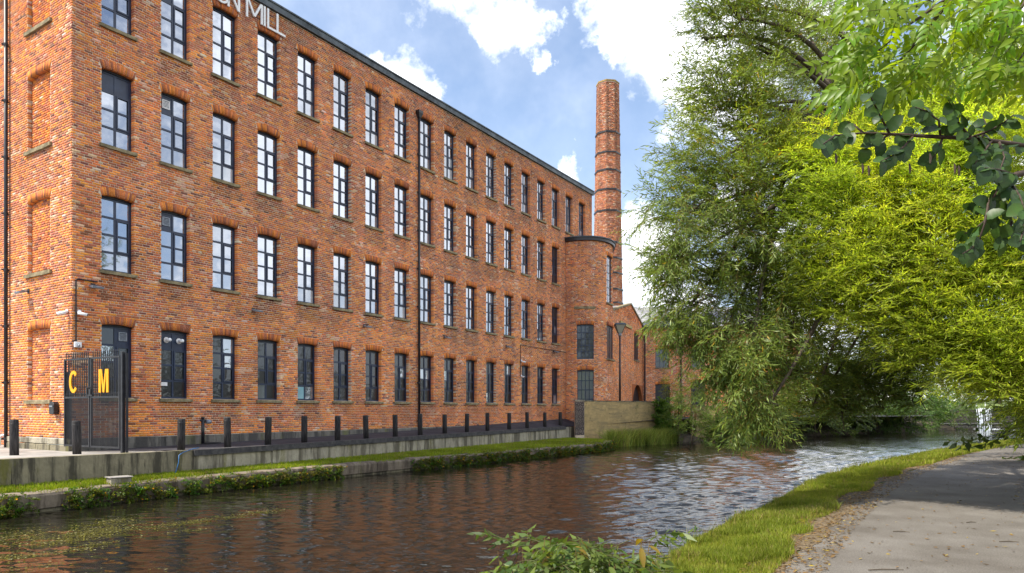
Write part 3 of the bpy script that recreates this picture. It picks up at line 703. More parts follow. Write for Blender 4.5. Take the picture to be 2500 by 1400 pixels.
# round arch over the passage: ring of voussoirs, and dark doors set back
aw = (gh[0][1] - gh[0][0]); ac = (gh[0][0] + gh[0][1]) / 2; zt = gh[0][3]
pts = []
fillp = MB(); n = 14
for k in range(n):
    a0, a1 = math.pi * k / n, math.pi * (k + 1) / n
    q = [(ac + math.cos(a0) * aw / 2, zt - aw / 2 * 1.1 + math.sin(a0) * aw / 2 * 1.1), (ac + math.cos(a1) * aw / 2, zt - aw / 2 * 1.1 + math.sin(a1) * aw / 2 * 1.1)]
    o = [(ac + math.cos(a0) * aw / 2, zt + .02), (ac + math.cos(a1) * aw / 2, zt + .02)]
    fillp.ext([q[0], o[0], o[1], q[1]], (0, -.006, 0), (1, 0, 0), (0, 0, 1), (0, 1, 0), .3)
fillp.build('arch_spandrel', noisy('brick_tone', (.22, .07, .03), (.50, .16, .05), 12, .9), gb)
b = MB(); b.box((gh[0][0] - .4, .31, -2.2), (gh[0][1] + 3.0, .37, zt + .3)); b.build('door', M['black'], gb)
k = MB(); 
for (sa, za, sb, zb) in ((0 - .15, z_e - .1, s_pk, z_pk + .02), (s_pk, z_pk + .02, gl + .1, z_e - .05)):
    k.add([(sa, -.08, za), (sb, -.08, zb), (sb, .3, zb), (sa, .3, za), (sa, -.08, za + .14), (sb, -.08, zb + .14), (sb, .3, zb + .14), (sa, .3, za + .14)], [(0, 3, 2, 1), (4, 5, 6, 7), (0, 1, 5, 4), (1, 2, 6, 5), (2, 3, 7, 6), (3, 0, 4, 7)])
k.build('coping', M['stone'], gb)
k = MB(); k.add([(s_pk, .3, z_pk), (0, .3, z_e), (0, 9, z_e), (s_pk, 9, z_pk), (gl, .3, z_e), (gl, 9, z_e)], [(0, 1, 2, 3), (0, 3, 5, 4)]); k.build('roof', M['slate'], gb)
k = MB(); k.box((gs(1512), -.12, zat(796, 55)), (gs(1540), -.0, zat(789, 55))); k.build('kneeler', noisy('yellow_stone', (.32, .25, .10), (.5, .4, .18), 5), gb)

wx0 = (1570 - 1250) / F * 62; WL = 14.0
wh = empty('warehouse', (wx0, 62, EYE)); tag(wh, 'low brick warehouse with slate roof behind the willow, dark arched doors', 'building')
def wu(px): return (px - 1250) / F * 62 - wx0
wzt = zat(797, 62)
hh = [(wu(1600), wu(1633), zat(898, 62), zat(851, 62)), (wu(1600), wu(1636), -1.9, zat(938, 62)), (wu(1687), wu(1722), -1.9, zat(932, 62)),
      (wu(1690), wu(1722), zat(898, 62), zat(851, 62)), (wu(1780), wu(1812), zat(898, 62), zat(851, 62)), (wu(1780), wu(1814), -1.9, zat(938, 62))]
mb = MB(); wall_sheet(mb, 0, WL, -2, wzt, hh, flat); mb.add([(WL, 0, -2), (WL, 9, -2), (WL, 9, wzt), (WL, 4.5, wzt + 2.2), (WL, 0, wzt)], [(0, 1, 2, 3, 4)]); mb.build('wall', M['mortar'], wh)
Bh = brick_rows(0, WL, -2, wzt, hh); chh = brick_color(Bh[:, 0] + 300, Bh[:, 2], rng, dark=.15, white=.08)
tag(link('brickwork', brick_mesh('brickwork', Bh, flat, chh, rng), wh), kind='stuff')
for k, h in enumerate(hh):
    if h[2] > 0: dim_window(wh, ((h[0] + h[1]) / 2, 0, h[2]), h[1] - h[0], h[3] - h[2], 0, 3, 3, seed=k)
    else:
        link('brick_arch', arch_mesh(h[1] - h[0], .24, seed=k), wh, ((h[0] + h[1]) / 2, 0, h[3]))
        for s in (0, 1):
            b = MB(); w_ = (h[1] - h[0]) / 2; x0 = h[0] + s * w_ + .004; b.box((x0, .15, h[2]), (x0 + w_ - .008, .2, h[3])); b.box((x0 + .05, .13, h[2] + 1), (x0 + w_ - .09, .149, h[2] + 1.1)); b.build('door', M['black'], wh)
rf = MB(); rf.add([(-.2, -.25, wzt - .02), (WL + .2, -.25, wzt - .02), (WL + .2, 4.5, wzt + 2.35), (-.2, 4.5, wzt + 2.35), (-.2, 9.2, wzt), (WL + .2, 9.2, wzt)], [(0, 1, 2, 3), (3, 2, 5, 4)]); ro = rf.build('roof', M['slate'], wh)
# slates: courses lapped, joined as one part
sv = []; sf = []; sc = []; rr = np.random.RandomState(2); ang = math.atan2(2.37, 4.75); cL = math.hypot(2.37, 4.75); nrw = 20
for r in range(nrw):
    x = -.2 - (r % 2) * .15
    while x < WL + .2:
        t0 = cL * r / nrw; t1 = cL * (r + 1) / nrw + .03; h_ = .02 + rr.rand() * .012
        y0, z0_ = -.25 + t0 * math.cos(ang), wzt - .02 + t0 * math.sin(ang); y1, z1_ = -.25 + t1 * math.cos(ang), wzt - .02 + t1 * math.sin(ang)
        b0 = len(sv); sv += [(x + .004, y0, z0_ + h_), (x + .296, y0, z0_ + h_), (x + .296, y1, z1_ + .006), (x + .004, y1, z1_ + .006), (x + .004, y0, z0_), (x + .296, y0, z0_)]
        sf += [(b0, b0 + 1, b0 + 2, b0 + 3), (b0 + 4, b0 + 5, b0 + 1, b0)]; g = .17 + .22 * rr.rand(); sc += [(g, g, g * 1.03)] * 6; x += .3
tag(link('slates', npmesh('slates', sv, sf, M['brick'], np.array(sc)), ro), kind='stuff')
b = MB(); b.box((-.2, -.36, wzt - .12), (WL + .2, -.252, wzt - .01)); b.build('gutter', M['black'], wh)
for px in (1574, 1662):
    b = MB(); b.tube([(wu(px), -.1, -2), (wu(px), -.1, wzt - .1)], .07, 8); b.build('downpipe', M['black'], wh)

# ---------------------------------------------------------------- street lamp
lp = P(1513.5, 978, 46.0); lt = empty('street_lamp', (7.13, 46.0, .6)); tag(lt, 'black lamp post with square tapered lantern beside the stair tower', 'street lamp')
lz = EYE - .6
b = MB(); b.tube([(0, 0, 0), (0, 0, .9)], [.11, .10], 12); b.tube([(0, 0, .9), (0, 0, 5.7 + lz - .85)], [.07, .055], 12); b.build('post', M['black'], lt, True)
zb = 5.7 + lz - .85
b = MB(); b.tube([(0, 0, zb), (0, 0, zb + .18)], .11, 12); b.build('collar', M['steel'], lt, True)
b = MB(); z0_, z1_ = zb + .18, zb + .72; r0, r1 = .12, .33
for sx, sy in ((-1, -1), (1, -1), (1, 1), (-1, 1)): b.tube([(sx * r0, sy * r0, z0_), (sx * r1, sy * r1, z1_)], .018, 6)
b.build('lantern_frame', M['black'], lt)
b = MB(); b.add([(-r0, -r0, z0_), (r0, -r0, z0_), (r0, r0, z0_), (-r0, r0, z0_), (-r1, -r1, z1_), (r1, -r1, z1_), (r1, r1, z1_), (-r1, r1, z1_)], [(0, 1, 5, 4), (1, 2, 6, 5), (2, 3, 7, 6), (3, 0, 4, 7)])
gm, t_, bb = mat('lantern_glass'); bb.inputs['Base Color'].default_value = (.35, .33, .25, 1); bb.inputs['Roughness'].default_value = .2; b.build('lantern_glass', gm, lt)
b = MB(); b.add([(-.38, -.38, z1_), (.38, -.38, z1_), (.38, .38, z1_), (-.38, .38, z1_), (-.3, -.3, z1_ + .12), (.3, -.3, z1_ + .12), (.3, .3, z1_ + .12), (-.3, .3, z1_ + .12)], [(3, 2, 1, 0), (4, 5, 6, 7), (0, 1, 5, 4), (1, 2, 6, 5), (2, 3, 7, 6), (3, 0, 4, 7)]); b.build('lantern_top', M['fascia'], lt)

# ---------------------------------------------------------------- banks, water, road
def poly_pts(p, step):
    p = [Vector((a[0], a[1])) for a in p]; out = [p[0]]
    for a, b in zip(p[:-1], p[1:]):
        n = max(1, int((b - a).length / step))
        for k in range(1, n + 1): out.append(a.lerp(b, k / n))
    return out
def resamp(p, n):
    p = np.array([(a[0], a[1]) for a in p], float); d = np.linalg.norm(np.diff(p, axis=0), axis=1); s = np.concatenate([[0], d.cumsum()]); u = np.linspace(0, s[-1], n)
    return np.stack([np.interp(u, s, p[:, 0]), np.interp(u, s, p[:, 1])], -1)
def strip(name, lines, zs, m, kind='structure', n=120, parent=None, jit=0, smooth=True):
    """lines: polylines; zs: a height for each (number or array)"""
    L_ = [resamp(l, n) for l in lines]; V = []
    for l, z in zip(L_, zs):
        zz = np.interp(np.linspace(0, 1, n), np.linspace(0, 1, len(z)), z) if hasattr(z, '__len__') else np.full(n, z)
        if jit: zz = zz + (vnoise(l[:, 0], l[:, 1], .9, 9) - .5) * jit
        V.append(np.column_stack([l, zz]))
    V = np.concatenate(V); Fc = []
    for k in range(len(lines) - 1):
        a = k * n; i = np.arange(n - 1); Fc.append(np.stack([a + i, a + i + 1, a + n + i + 1, a + n + i], -1))
    o = link(name, npmesh(name, V, np.concatenate(Fc), m, smooth=smooth), parent)
    if kind: tag(o, kind=kind)
    return o
WZ, SZ = -.69, -.25
g = MB(); g.add([(-2500, -2500, -1.6), (2500, -2500, -1.6), (2500, 2500, -1.6), (-2500, 2500, -1.6)], [(0, 1, 2, 3)]); tag(g.build('ground', M['soil']), kind='structure')
# water
wm, t, b = mat('canal_water'); b.inputs['Base Color'].default_value = (.010, .009, .006, 1); b.inputs['Roughness'].default_value = .03; b.inputs['IOR'].default_value = 1.33; b.inputs['Specular IOR Level'].default_value = .5
tcn = mnode(t, 'ShaderNodeTexCoord')
def wn_(scale, sc, det, rot=0):
    mp = mnode(t, 'ShaderNodeMapping'); mp.inputs['Scale'].default_value = sc; mp.inputs['Rotation'].default_value = (0, 0, rot); t.links.new(tcn.outputs['Object'], mp.inputs[0])
    n = mnode(t, 'ShaderNodeTexNoise'); n.inputs['Scale'].default_value = scale; n.inputs['Detail'].default_value = det; n.inputs['Roughness'].default_value = .55; n.inputs['Distortion'].default_value = .4; t.links.new(mp.outputs[0], n.inputs['Vector']); return n.outputs['Fac']
a1 = wn_(2.1, (.5, 1.4, 1), 3, .15); a2 = wn_(7, (.55, 1.3, 1), 3, -.1); a3 = wn_(.35, (1, 1, 1), 2)
def tm(op, x, y):
    n = mnode(t, 'ShaderNodeMath', operation=op)
    for i, v in enumerate((x, y)):
        if isinstance(v, (int, float)): n.inputs[i].default_value = v
        else: t.links.new(v, n.inputs[i])
    return n.outputs[0]
sx_ = mnode(t, 'ShaderNodeSeparateXYZ'); t.links.new(tcn.outputs['Object'], sx_.inputs[0])
wx_ = mnode(t, 'ShaderNodeMapRange'); t.links.new(sx_.outputs[0], wx_.inputs[0]); wx_.inputs[1].default_value = -6; wx_.inputs[2].default_value = 4; wx_.inputs[3].default_value = .4; wx_.inputs[4].default_value = 1.2
amp = tm('MULTIPLY', tm('ADD', tm('MULTIPLY', a3, 1.4), -.1), wx_.outputs[0])
hgt = tm('MULTIPLY', tm('ADD', tm('MULTIPLY', a1, 1.0), tm('MULTIPLY', a2, .38)), amp)
bp = mnode(t, 'ShaderNodeBump'); bp.inputs['Strength'].default_value = 1.0; bp.inputs['Distance'].default_value = .035; t.links.new(hgt, bp.inputs['Height']); t.links.new(bp.outputs[0], b.inputs['Normal'])
rw_ = np.random.RandomState(12); ys_ = [3.2]
while ys_[-1] < 84: ys_.append(ys_[-1] + max(.034, ys_[-1] * .0046))
ys_ = np.array(ys_); sx2 = np.linspace(-1.1, 1.1, 500); XX = ys_[:, None] * sx2[None]; YY = np.repeat(ys_[:, None], 500, 1); HH = np.zeros_like(XX); amp_ = np.interp(XX + .25 * (YY - 20), [-9, 0, 4], [.24, .60, 1.5]) * (.65 + .7 * vnoise(XX, YY, .12, 33))
for _ in range(46):
    lam = .15 * (6 ** rw_.rand()); th_ = math.pi / 2 + .10 + rw_.randn() * .40; kk = 2 * math.pi / lam; a_ = (.050 if lam < .42 else .030) / kk
    HH += a_ * np.sin(kk * (math.cos(th_) * XX + math.sin(th_) * YY) + rw_.rand() * 6.283) * np.clip((lam / (YY * .0046)) / 3 - .6, 0, 1)
Vw = np.stack([XX, YY, WZ + HH * amp_ * 1.15], -1).reshape(-1, 3); ii, jj_ = np.meshgrid(np.arange(len(ys_) - 1), np.arange(499), indexing='ij'); b0 = (ii * 500 + jj_).ravel()
tag(link('canal_water', npmesh('canal_water', Vw, np.stack([b0, b0 + 1, b0 + 501, b0 + 500], -1), wm, smooth=True)), kind='structure')
g = MB(); g.add([(-90, -60, WZ - .12), (160, -60, WZ - .12), (160, 140, WZ - .12), (-90, 140, WZ - .12)], [(0, 1, 2, 3)]); tag(g.build('deep_water', wm), kind='structure')

COPE = [(-19.5, -4), (-15.0, 6.2), (-10.8, 14.7), (-8.6, 19), (-3.8, 26), (4.4, 37.0), (5.6, 39.4), (6.1, 42.6)]
def offs(p, d):
    p = [Vector((a[0], a[1])) for a in p]; o = []
    for i, q in enumerate(p):
        t = (p[min(i + 1, len(p) - 1)] - p[max(i - 1, 0)]).normalized(); o.append((q.x - t.y * d, q.y + t.x * d))
    return o
cw_ = empty('canal_edge_wall', (-3.8, 26, WZ)); tag(cw_, 'worn stone coping wall along the far canal edge below the grass strip', 'wall')
def inv(o, p): o.parent = p; o.matrix_parent_inverse = Matrix.Translation(-p.location); return o
cp = poly_pts(COPE, 1.45)
for a, b_ in zip(cp[:-1], cp[1:]):
    d = (b_ - a); L_ = d.length; d.normalize(); n_ = Vector((-d.y, d.x)); k = MB(); dz = R.uniform(-.012, .012); dn = R.uniform(-.015, .015)
    prof = [(.06 + dn, -.62), (.0 + dn, -.60), (-.01 + dn, SZ - .07), (.02 + dn, SZ - .015), (.09, SZ + dz), (.40, SZ + dz + .01), (.40, -.62)]
    m_ = 5; vs = []
    for q in range(m_ + 1):
        pp = a + d * (.006 + (L_ - .012) * q / m_)
        for (s, z) in prof: vs.append((pp.x + n_.x * (s + R.uniform(-.006, .006)), pp.y + n_.y * s, z + R.uniform(-.006, .006)))
    c_ = len(prof); fs = [(q * c_ + j, (q + 1) * c_ + j, (q + 1) * c_ + (j + 1) % c_, q * c_ + (j + 1) % c_) for q in range(m_) for j in range(c_)] + [tuple(range(c_)), tuple(range(m_ * c_, m_ * c_ + c_))[::-1]]
    k.add(vs, fs); inv(k.build('coping_stone', M['coping']), cw_)
k = MB(); pts = cp
for a, b_ in zip(cp[:-1], cp[1:]):
    d = (b_ - a).normalized(); n_ = Vector((-d.y, d.x)); v = [a + n_ * .07, b_ + n_ * .07, b_ + n_ * .5, a + n_ * .5]
    k.add([(p.x, p.y, -1.6) for p in v] + [(p.x, p.y, -.61) for p in v], [(0, 1, 5, 4), (4, 5, 6, 7)])
inv(k.build('footing', M['conc3']), cw_)
WALL = [(-20.6, -2.6), (-15.9, 7.4), (-11.7, 15.75), (-9.15, 20.0), (3.29, 43.0)]
SHB = WALL + [(4.3, 43.6)]
strip('grass_strip', [offs(COPE, .38), offs(COPE, .8), [(p[0] - .3, p[1] + .3) for p in SHB]], [SZ - .005, SZ + .03, SZ + .07], M['turf'], n=160)

# retaining wall: rough older part, then board-marked bays under a dark lip
rw = empty('retaining_wall', (-3, 31, SZ)); tag(rw, 'pale streaked concrete retaining wall with dark lip carrying the bollards', 'wall')
rw2 = empty('retaining_wall', (-12.3, 16.7, SZ)); tag(rw2, 'rough mossy older retaining wall below the gate', 'wall')
KZ0, KZ1 = .40, .52
def wall_piece(a, b_, z0, zt0, zt1, thick, m, name, parent, front=0.0):
    a = Vector(a); b_ = Vector(b_); d = (b_ - a).normalized(); n_ = Vector((-d.y, d.x)); A, Bq = a + n_ * front, b_ + n_ * front; C_, D_ = b_ + n_ * (front + thick), a + n_ * (front + thick); k = MB()
    k.add([(A.x, A.y, z0), (Bq.x, Bq.y, z0), (C_.x, C_.y, z0), (D_.x, D_.y, z0), (A.x, A.y, zt0), (Bq.x, Bq.y, zt1), (C_.x, C_.y, zt1), (D_.x, D_.y, zt0)], [(0, 3, 2, 1), (4, 5, 6, 7), (0, 1, 5, 4), (1, 2, 6, 5), (2, 3, 7, 6), (3, 0, 4, 7)])
    return inv(k.build(name, m), parent)
nb = 9; A = Vector(WALL[3]); Bv = Vector(WALL[4])
kz = lambda s: KZ0 + (KZ1 - KZ0) * s
for q in range(nb):
    s0, s1 = q / nb, (q + 1) / nb; gp = .012 / (Bv - A).length
    wall_piece(A.lerp(Bv, s0 + gp), A.lerp(Bv, s1 - gp), SZ - .3, kz(s0) - .135, kz(s1) - .135, .25, M['conc'], 'wall_bay', rw, R.uniform(-.008, .008))
    wall_piece(A.lerp(Bv, s0 + gp * .3), A.lerp(Bv, s1 - gp * .3), kz(s0) - .132 + .0, kz(s0) + .03, kz(s1) + .03, .34, M['black'] if False else noisy('lip', (.03, .03, .035), (.09, .085, .085), 5, .8, .3, 30), 'lip', rw, -.06) if q == 0 else None
LIPM = bpy.data.materials['lip']
for q in range(1, nb):
    s0, s1 = q / nb, (q + 1) / nb; wall_piece(A.lerp(Bv, s0 + .0002), A.lerp(Bv, s1 - .0002), kz(s0) - .132, kz(s0) + .03, kz(s1) + .03, .34, LIPM, 'lip', rw, -.06)
wall_piece(Bv, Bv + (Bv - A).normalized() * 2.1, SZ - .3, kz(1) - .02, kz(1) - .02, .3, M['conc'], 'end_bay', rw)
for a, b_ in zip(WALL[:3], WALL[1:4]): wall_piece(a, b_, SZ - .6, .46, .43, .3, M['conc3'], 'wall_bay', rw2)
# road: from kerb line to the mill, climbing towards the forecourt
def mloc(u, w, z=0): return (CX + DX * u + DY * w, CY + DY * u - DX * w)
kerb = [(p[0] - .12, p[1] + .1) for p in WALL[3:]] + [(4.3, 44.8)]
face = [mloc(.3, .0), mloc(16, .0), mloc(ML - 3, 0.0)]
strip('road', [kerb, face], [[.42, .47, .53], [.36, .52, .75, 1.0]], M['tar'], n=60)
M['paving'] = noisy('pale_paving', (.20, .185, .17), (.40, .37, .34), 1.3, .9, .4, 30)
pav = MB(); pav.add([(WALL[3][0] - .1, WALL[3][1] + .1, .405), (-11.85, 15.85, .44), (-16.05, 7.5, .44), (-20.7, -2.5, .44), (-34, 12, .38), (-25, 34, .36), mloc(.3, 0) + (.36,)], [(6, 5, 4, 3, 2, 1, 0)]); tag(pav.build('yard_paving', M['paving']), kind='structure')
fc = MB(); fc.add([mloc(ML - 3, 0) + (1.0,), (4.3, 44.8, .53), (4.6, 43.6, .55), (10.5, 48.5, .9), (40, 66, 1.0), (60, 120, 1.0), (-10, 120, 1.0), (-10, 60, 1.0)], [tuple(range(8))]); tag(fc.build('forecourt', M['tar']), kind='structure')

# ---------------------------------------------------------------- near bank, towpath
E = [(-9, -14), (-3.4, -2), (-1.3, 2.2), (.2, 5), (1.5, 7.5), (3.0, 10.1), (4.9, 12.9), (7.35, 17), (9.2, 19.4), (13.9, 24.8), (20.9, 32.3), (30.4, 41.3), (45, 53), (64, 66), (90, 80)]
Lp = [(-5.2, -14), (-1.3, -2), (-.1, 1.2), (1.35, 4.4), (2.67, 6.9), (3.75, 8.7), (5.7, 11.7), (8.0, 15.1), (11.5, 19.5), (16.1, 24.8), (24.4, 33.2), (34, 42), (48, 52.5), (67, 64), (93, 78)]
def smooth_line(l): return smooth_poly(l, 2)
E = smooth_line(E); Lp = smooth_line(Lp); Rp = offs(Lp, -3.0); Op = offs(Lp, -4.6); Far = offs(Lp, -14)
nE = 260
verge = strip('towpath_verge', [offs(E, .25), offs(E, .12), E, offs(E, -.25), Lp], [-1.55, WZ + .05, -.20, -.10, -.006], M['turf'], n=nE)
M['path'] = None
m, t, b = mat('towpath_grit'); tcn = mnode(t, 'ShaderNodeTexCoord')
def nn(scale, det=4, rough=.6):
    n = mnode(t, 'ShaderNodeTexNoise'); n.inputs['Scale'].default_value = scale; n.inputs['Detail'].default_value = det; n.inputs['Roughness'].default_value = rough; t.links.new(tcn.outputs['Object'], n.inputs['Vector']); return n
r1 = mnode(t, 'ShaderNodeValToRGB'); r1.color_ramp.elements[0].position = .36; r1.color_ramp.elements[0].color = (.070, .064, .058, 1); r1.color_ramp.elements[1].position = .66; r1.color_ramp.elements[1].color = (.235, .222, .208, 1)
t.links.new(nn(60, 5, .85).outputs['Fac'], r1.inputs[0])
r2 = mnode(t, 'ShaderNodeValToRGB'); r2.color_ramp.elements[0].position = .35; r2.color_ramp.elements[0].color = (.62, .57, .51, 1); r2.color_ramp.elements[1].position = .68; r2.color_ramp.elements[1].color = (1.08, 1.05, 1.0, 1)
t.links.new(nn(.9, 5).outputs['Fac'], r2.inputs[0]); mm = mnode(t, 'ShaderNodeMix', data_type='RGBA', blend_type='MULTIPLY'); mm.inputs['Factor'].default_value = 1
t.links.new(r1.outputs[0], mm.inputs['A']); t.links.new(r2.outputs[0], mm.inputs['B']); t.links.new(mm.outputs['Result'], b.inputs['Base Color']); b.inputs['Roughness'].default_value = .92
bp = mnode(t, 'ShaderNodeBump'); bp.inputs['Strength'].default_value = .5; bp.inputs['Distance'].default_value = .008; t.links.new(nn(150, 2).outputs['Fac'], bp.inputs['Height']); t.links.new(bp.outputs[0], b.inputs['Normal']); M['path'] = m
M['litterbase'] = noisy('leaf_mould', (.045, .032, .020), (.20, .15, .09), 16, .95, .6, 60, detail=8)
strip('towpath', [offs(Lp, -.0), Rp], [.0, .0], M['path'], n=nE)
def jag(l, d, amp, n=2200):
    a = resamp(offs(l, d), n); t_ = np.gradient(a, axis=0); t_ /= np.linalg.norm(t_, axis=1)[:, None]; s_ = np.arange(n) * .055; w_ = (vnoise(s_, s_ * 0, .9, 5) - .5) * amp + (vnoise(s_, s_ * 0, 5, 6) - .5) * amp * .6; return np.column_stack([a[:, 0] - t_[:, 1] * w_, a[:, 1] + t_[:, 0] * w_])
strip('leafy_margin', [jag(Lp, .32, 0), jag(Lp, -.02, .34)], [-.0, .005], M['litterbase'], n=2200)
strip('right_verge', [Rp, Op, Far], [.0, .06, .35], M['litterbase'], n=nE)
strip('field', [Far, offs(Lp, -60)], [.35, .8], M['turf'], n=nE)
# far bank beyond the forecourt wall
FB = [(6.1, 44.6), (8.0, 46.2), (10.6, 47.6), (13.5, 49), (19, 53), (26, 60), (39.6, 70.8), (50, 78), (52, 81)]
strip('far_bank', [FB, offs(FB, .5), offs(FB, 2.5), [(8, 60), (20, 64), (45, 90), (60, 120)]], [WZ - .4, WZ + .2, .1, 1.0], M['soil'], n=80, jit=.1)

# ---------------------------------------------------------------- concrete wall at the end of the road
cwall = empty('concrete_wall', (7, 46, 0)); tag(cwall, 'thick tan board-marked concrete wall standing in the water at the road end', 'wall')
wa, wb = Vector((4.53, 43.5)), Vector((10.15, 48.4))
for (z0, z1, fr) in ((-1.6, EYE - 1.75, -.03), (EYE - 1.745, EYE - .86, 0), (EYE - .855, EYE + .5, .0)):
    wall_piece(wa, wb, z0, z1, z1, .5, M['conc2'], 'lift', cwall, fr)
wall_piece(wa + Vector((-.03, .0)), wb + Vector((.03, .02)), EYE + .503, EYE + .56, EYE + .56, .56, M['conc3'], 'capping', cwall, -.03)
pier = empty('brick_pier', (4.1, 43.5, 0)); tag(pier, 'dark blue engineering brick pier at the left end of the concrete wall', 'pier')
PM = PathMap([(3.93, 43.45), (4.25, 43.45), (4.52, 43.45)]); Bp = brick_rows(0, .59, .0, EYE + .53)
cp_ = np.tile(np.array([[.045, .042, .052]]), (len(Bp), 1)) * (.6 + .9 * rng.rand(len(Bp), 1))
tag(link('brickwork', brick_mesh('brickwork', Bp, PM, cp_, rng), pier), kind='stuff').matrix_parent_inverse = Matrix.Translation(-pier.location)
k = MB(); k.box((3.94, 43.46, -.6), (4.52, 44.0, EYE + .52)); inv(k.build('core', M['mortar']), pier)
k = MB(); k.box((3.9, 43.40, EYE + .53), (4.56, 44.05, EYE + .60)); inv(k.build('cap', M['conc']), pier)
w2 = empty('concrete_block', P(1722, 1040, 50)); tag(w2, 'short tan concrete wall block among the bankside shrubs', 'wall')
k = MB(); a = P(1700, 1045, 50); b_ = P(1746, 1045, 50); k.box((a.x, 50, -.6), (b_.x, 51.2, EYE + .2)); inv(k.build('block', M['conc2']), w2); k = MB(); k.box((a.x - .03, 49.96, EYE + .203), (b_.x + .03, 51.2, EYE + .26)); inv(k.build('capping', M['stone']), w2)

# ---------------------------------------------------------------- bollards
bx = [(35, 80, 1112), (188, 82, 1112), (442, 77, 1100), (556, 66, 1086), (654, 63, 1082), (743, 57, 1076), (824, 55, 1073), (894, 53, 1069), (965, 49, 1064), (1026, 48, 1061), (1086, 46, 1058), (1140, 44, 1055), (1190, 42, 1053), (1243, 41, 1050), (1287, 39, 1047), (1330, 38, 1044), (1368, 37, 1042)]
words = ['first', 'second', 'third', 'fourth', 'fifth', 'sixth', 'seventh', 'eighth', 'ninth', 'tenth', 'eleventh', 'twelfth', 'thirteenth', 'fourteenth', 'fifteenth']
bvar = []
for v in range(3):
    r = random.Random(v); k = MB(); n = 14; rings = [(0, .105), (.5, .105), (.80, .105), (.90, .104), (.925, .09)]
    k.tube([(0, 0, z) for z, _ in rings], [q for _, q in rings], n); bvar.append(k.mesh('post', M['wood'], True))
gm_ = MB(); gm_.tube([(0, 0, .80), (0, 0, .815)], .109, 14)
groove = gm_.mesh('band', M['black'], True)
s_near, s_far = 0, 0
for i, (x, h, yb) in enumerate(bx):
    if i < 2: Y = 18.25 if i == 0 else 18.6; X = (x - 1250) / F * Y; z = .39
    else:
        # on the kerb line just behind the lip
        k_ = (x - 1250) / F; a = A; d = (Bv - A); off = Vector((-d.normalized().y, d.normalized().x)) * .38; a2 = a + off
        s = (k_ * a2.y - a2.x) / (d.x - k_ * d.y); p = a2 + d * s; X, Y, z = p.x, p.y, kz(max(s, 0)) - .0
    bo = empty('bollard', (X, Y, z), R.uniform(0, 6)); bo.scale = (1, 1, 1.0); bo.rotation_euler = (R.uniform(-.025, .025), R.uniform(-.03, .03), R.uniform(0, 6)); bo.scale = (1, 1, R.uniform(.96, 1.04))
    lab = ('black timber bollard at the far left by the end wall drainpipe', 'dark timber bollard standing in front of the gate')[i] if i < 2 else 'dark timber bollard on the canal wall, %s one beyond the gate' % words[i - 2]
    tag(bo, lab, 'bollard', 'bollards along the canal wall'); link('post', bvar[i % 3], bo); link('band', groove, bo)

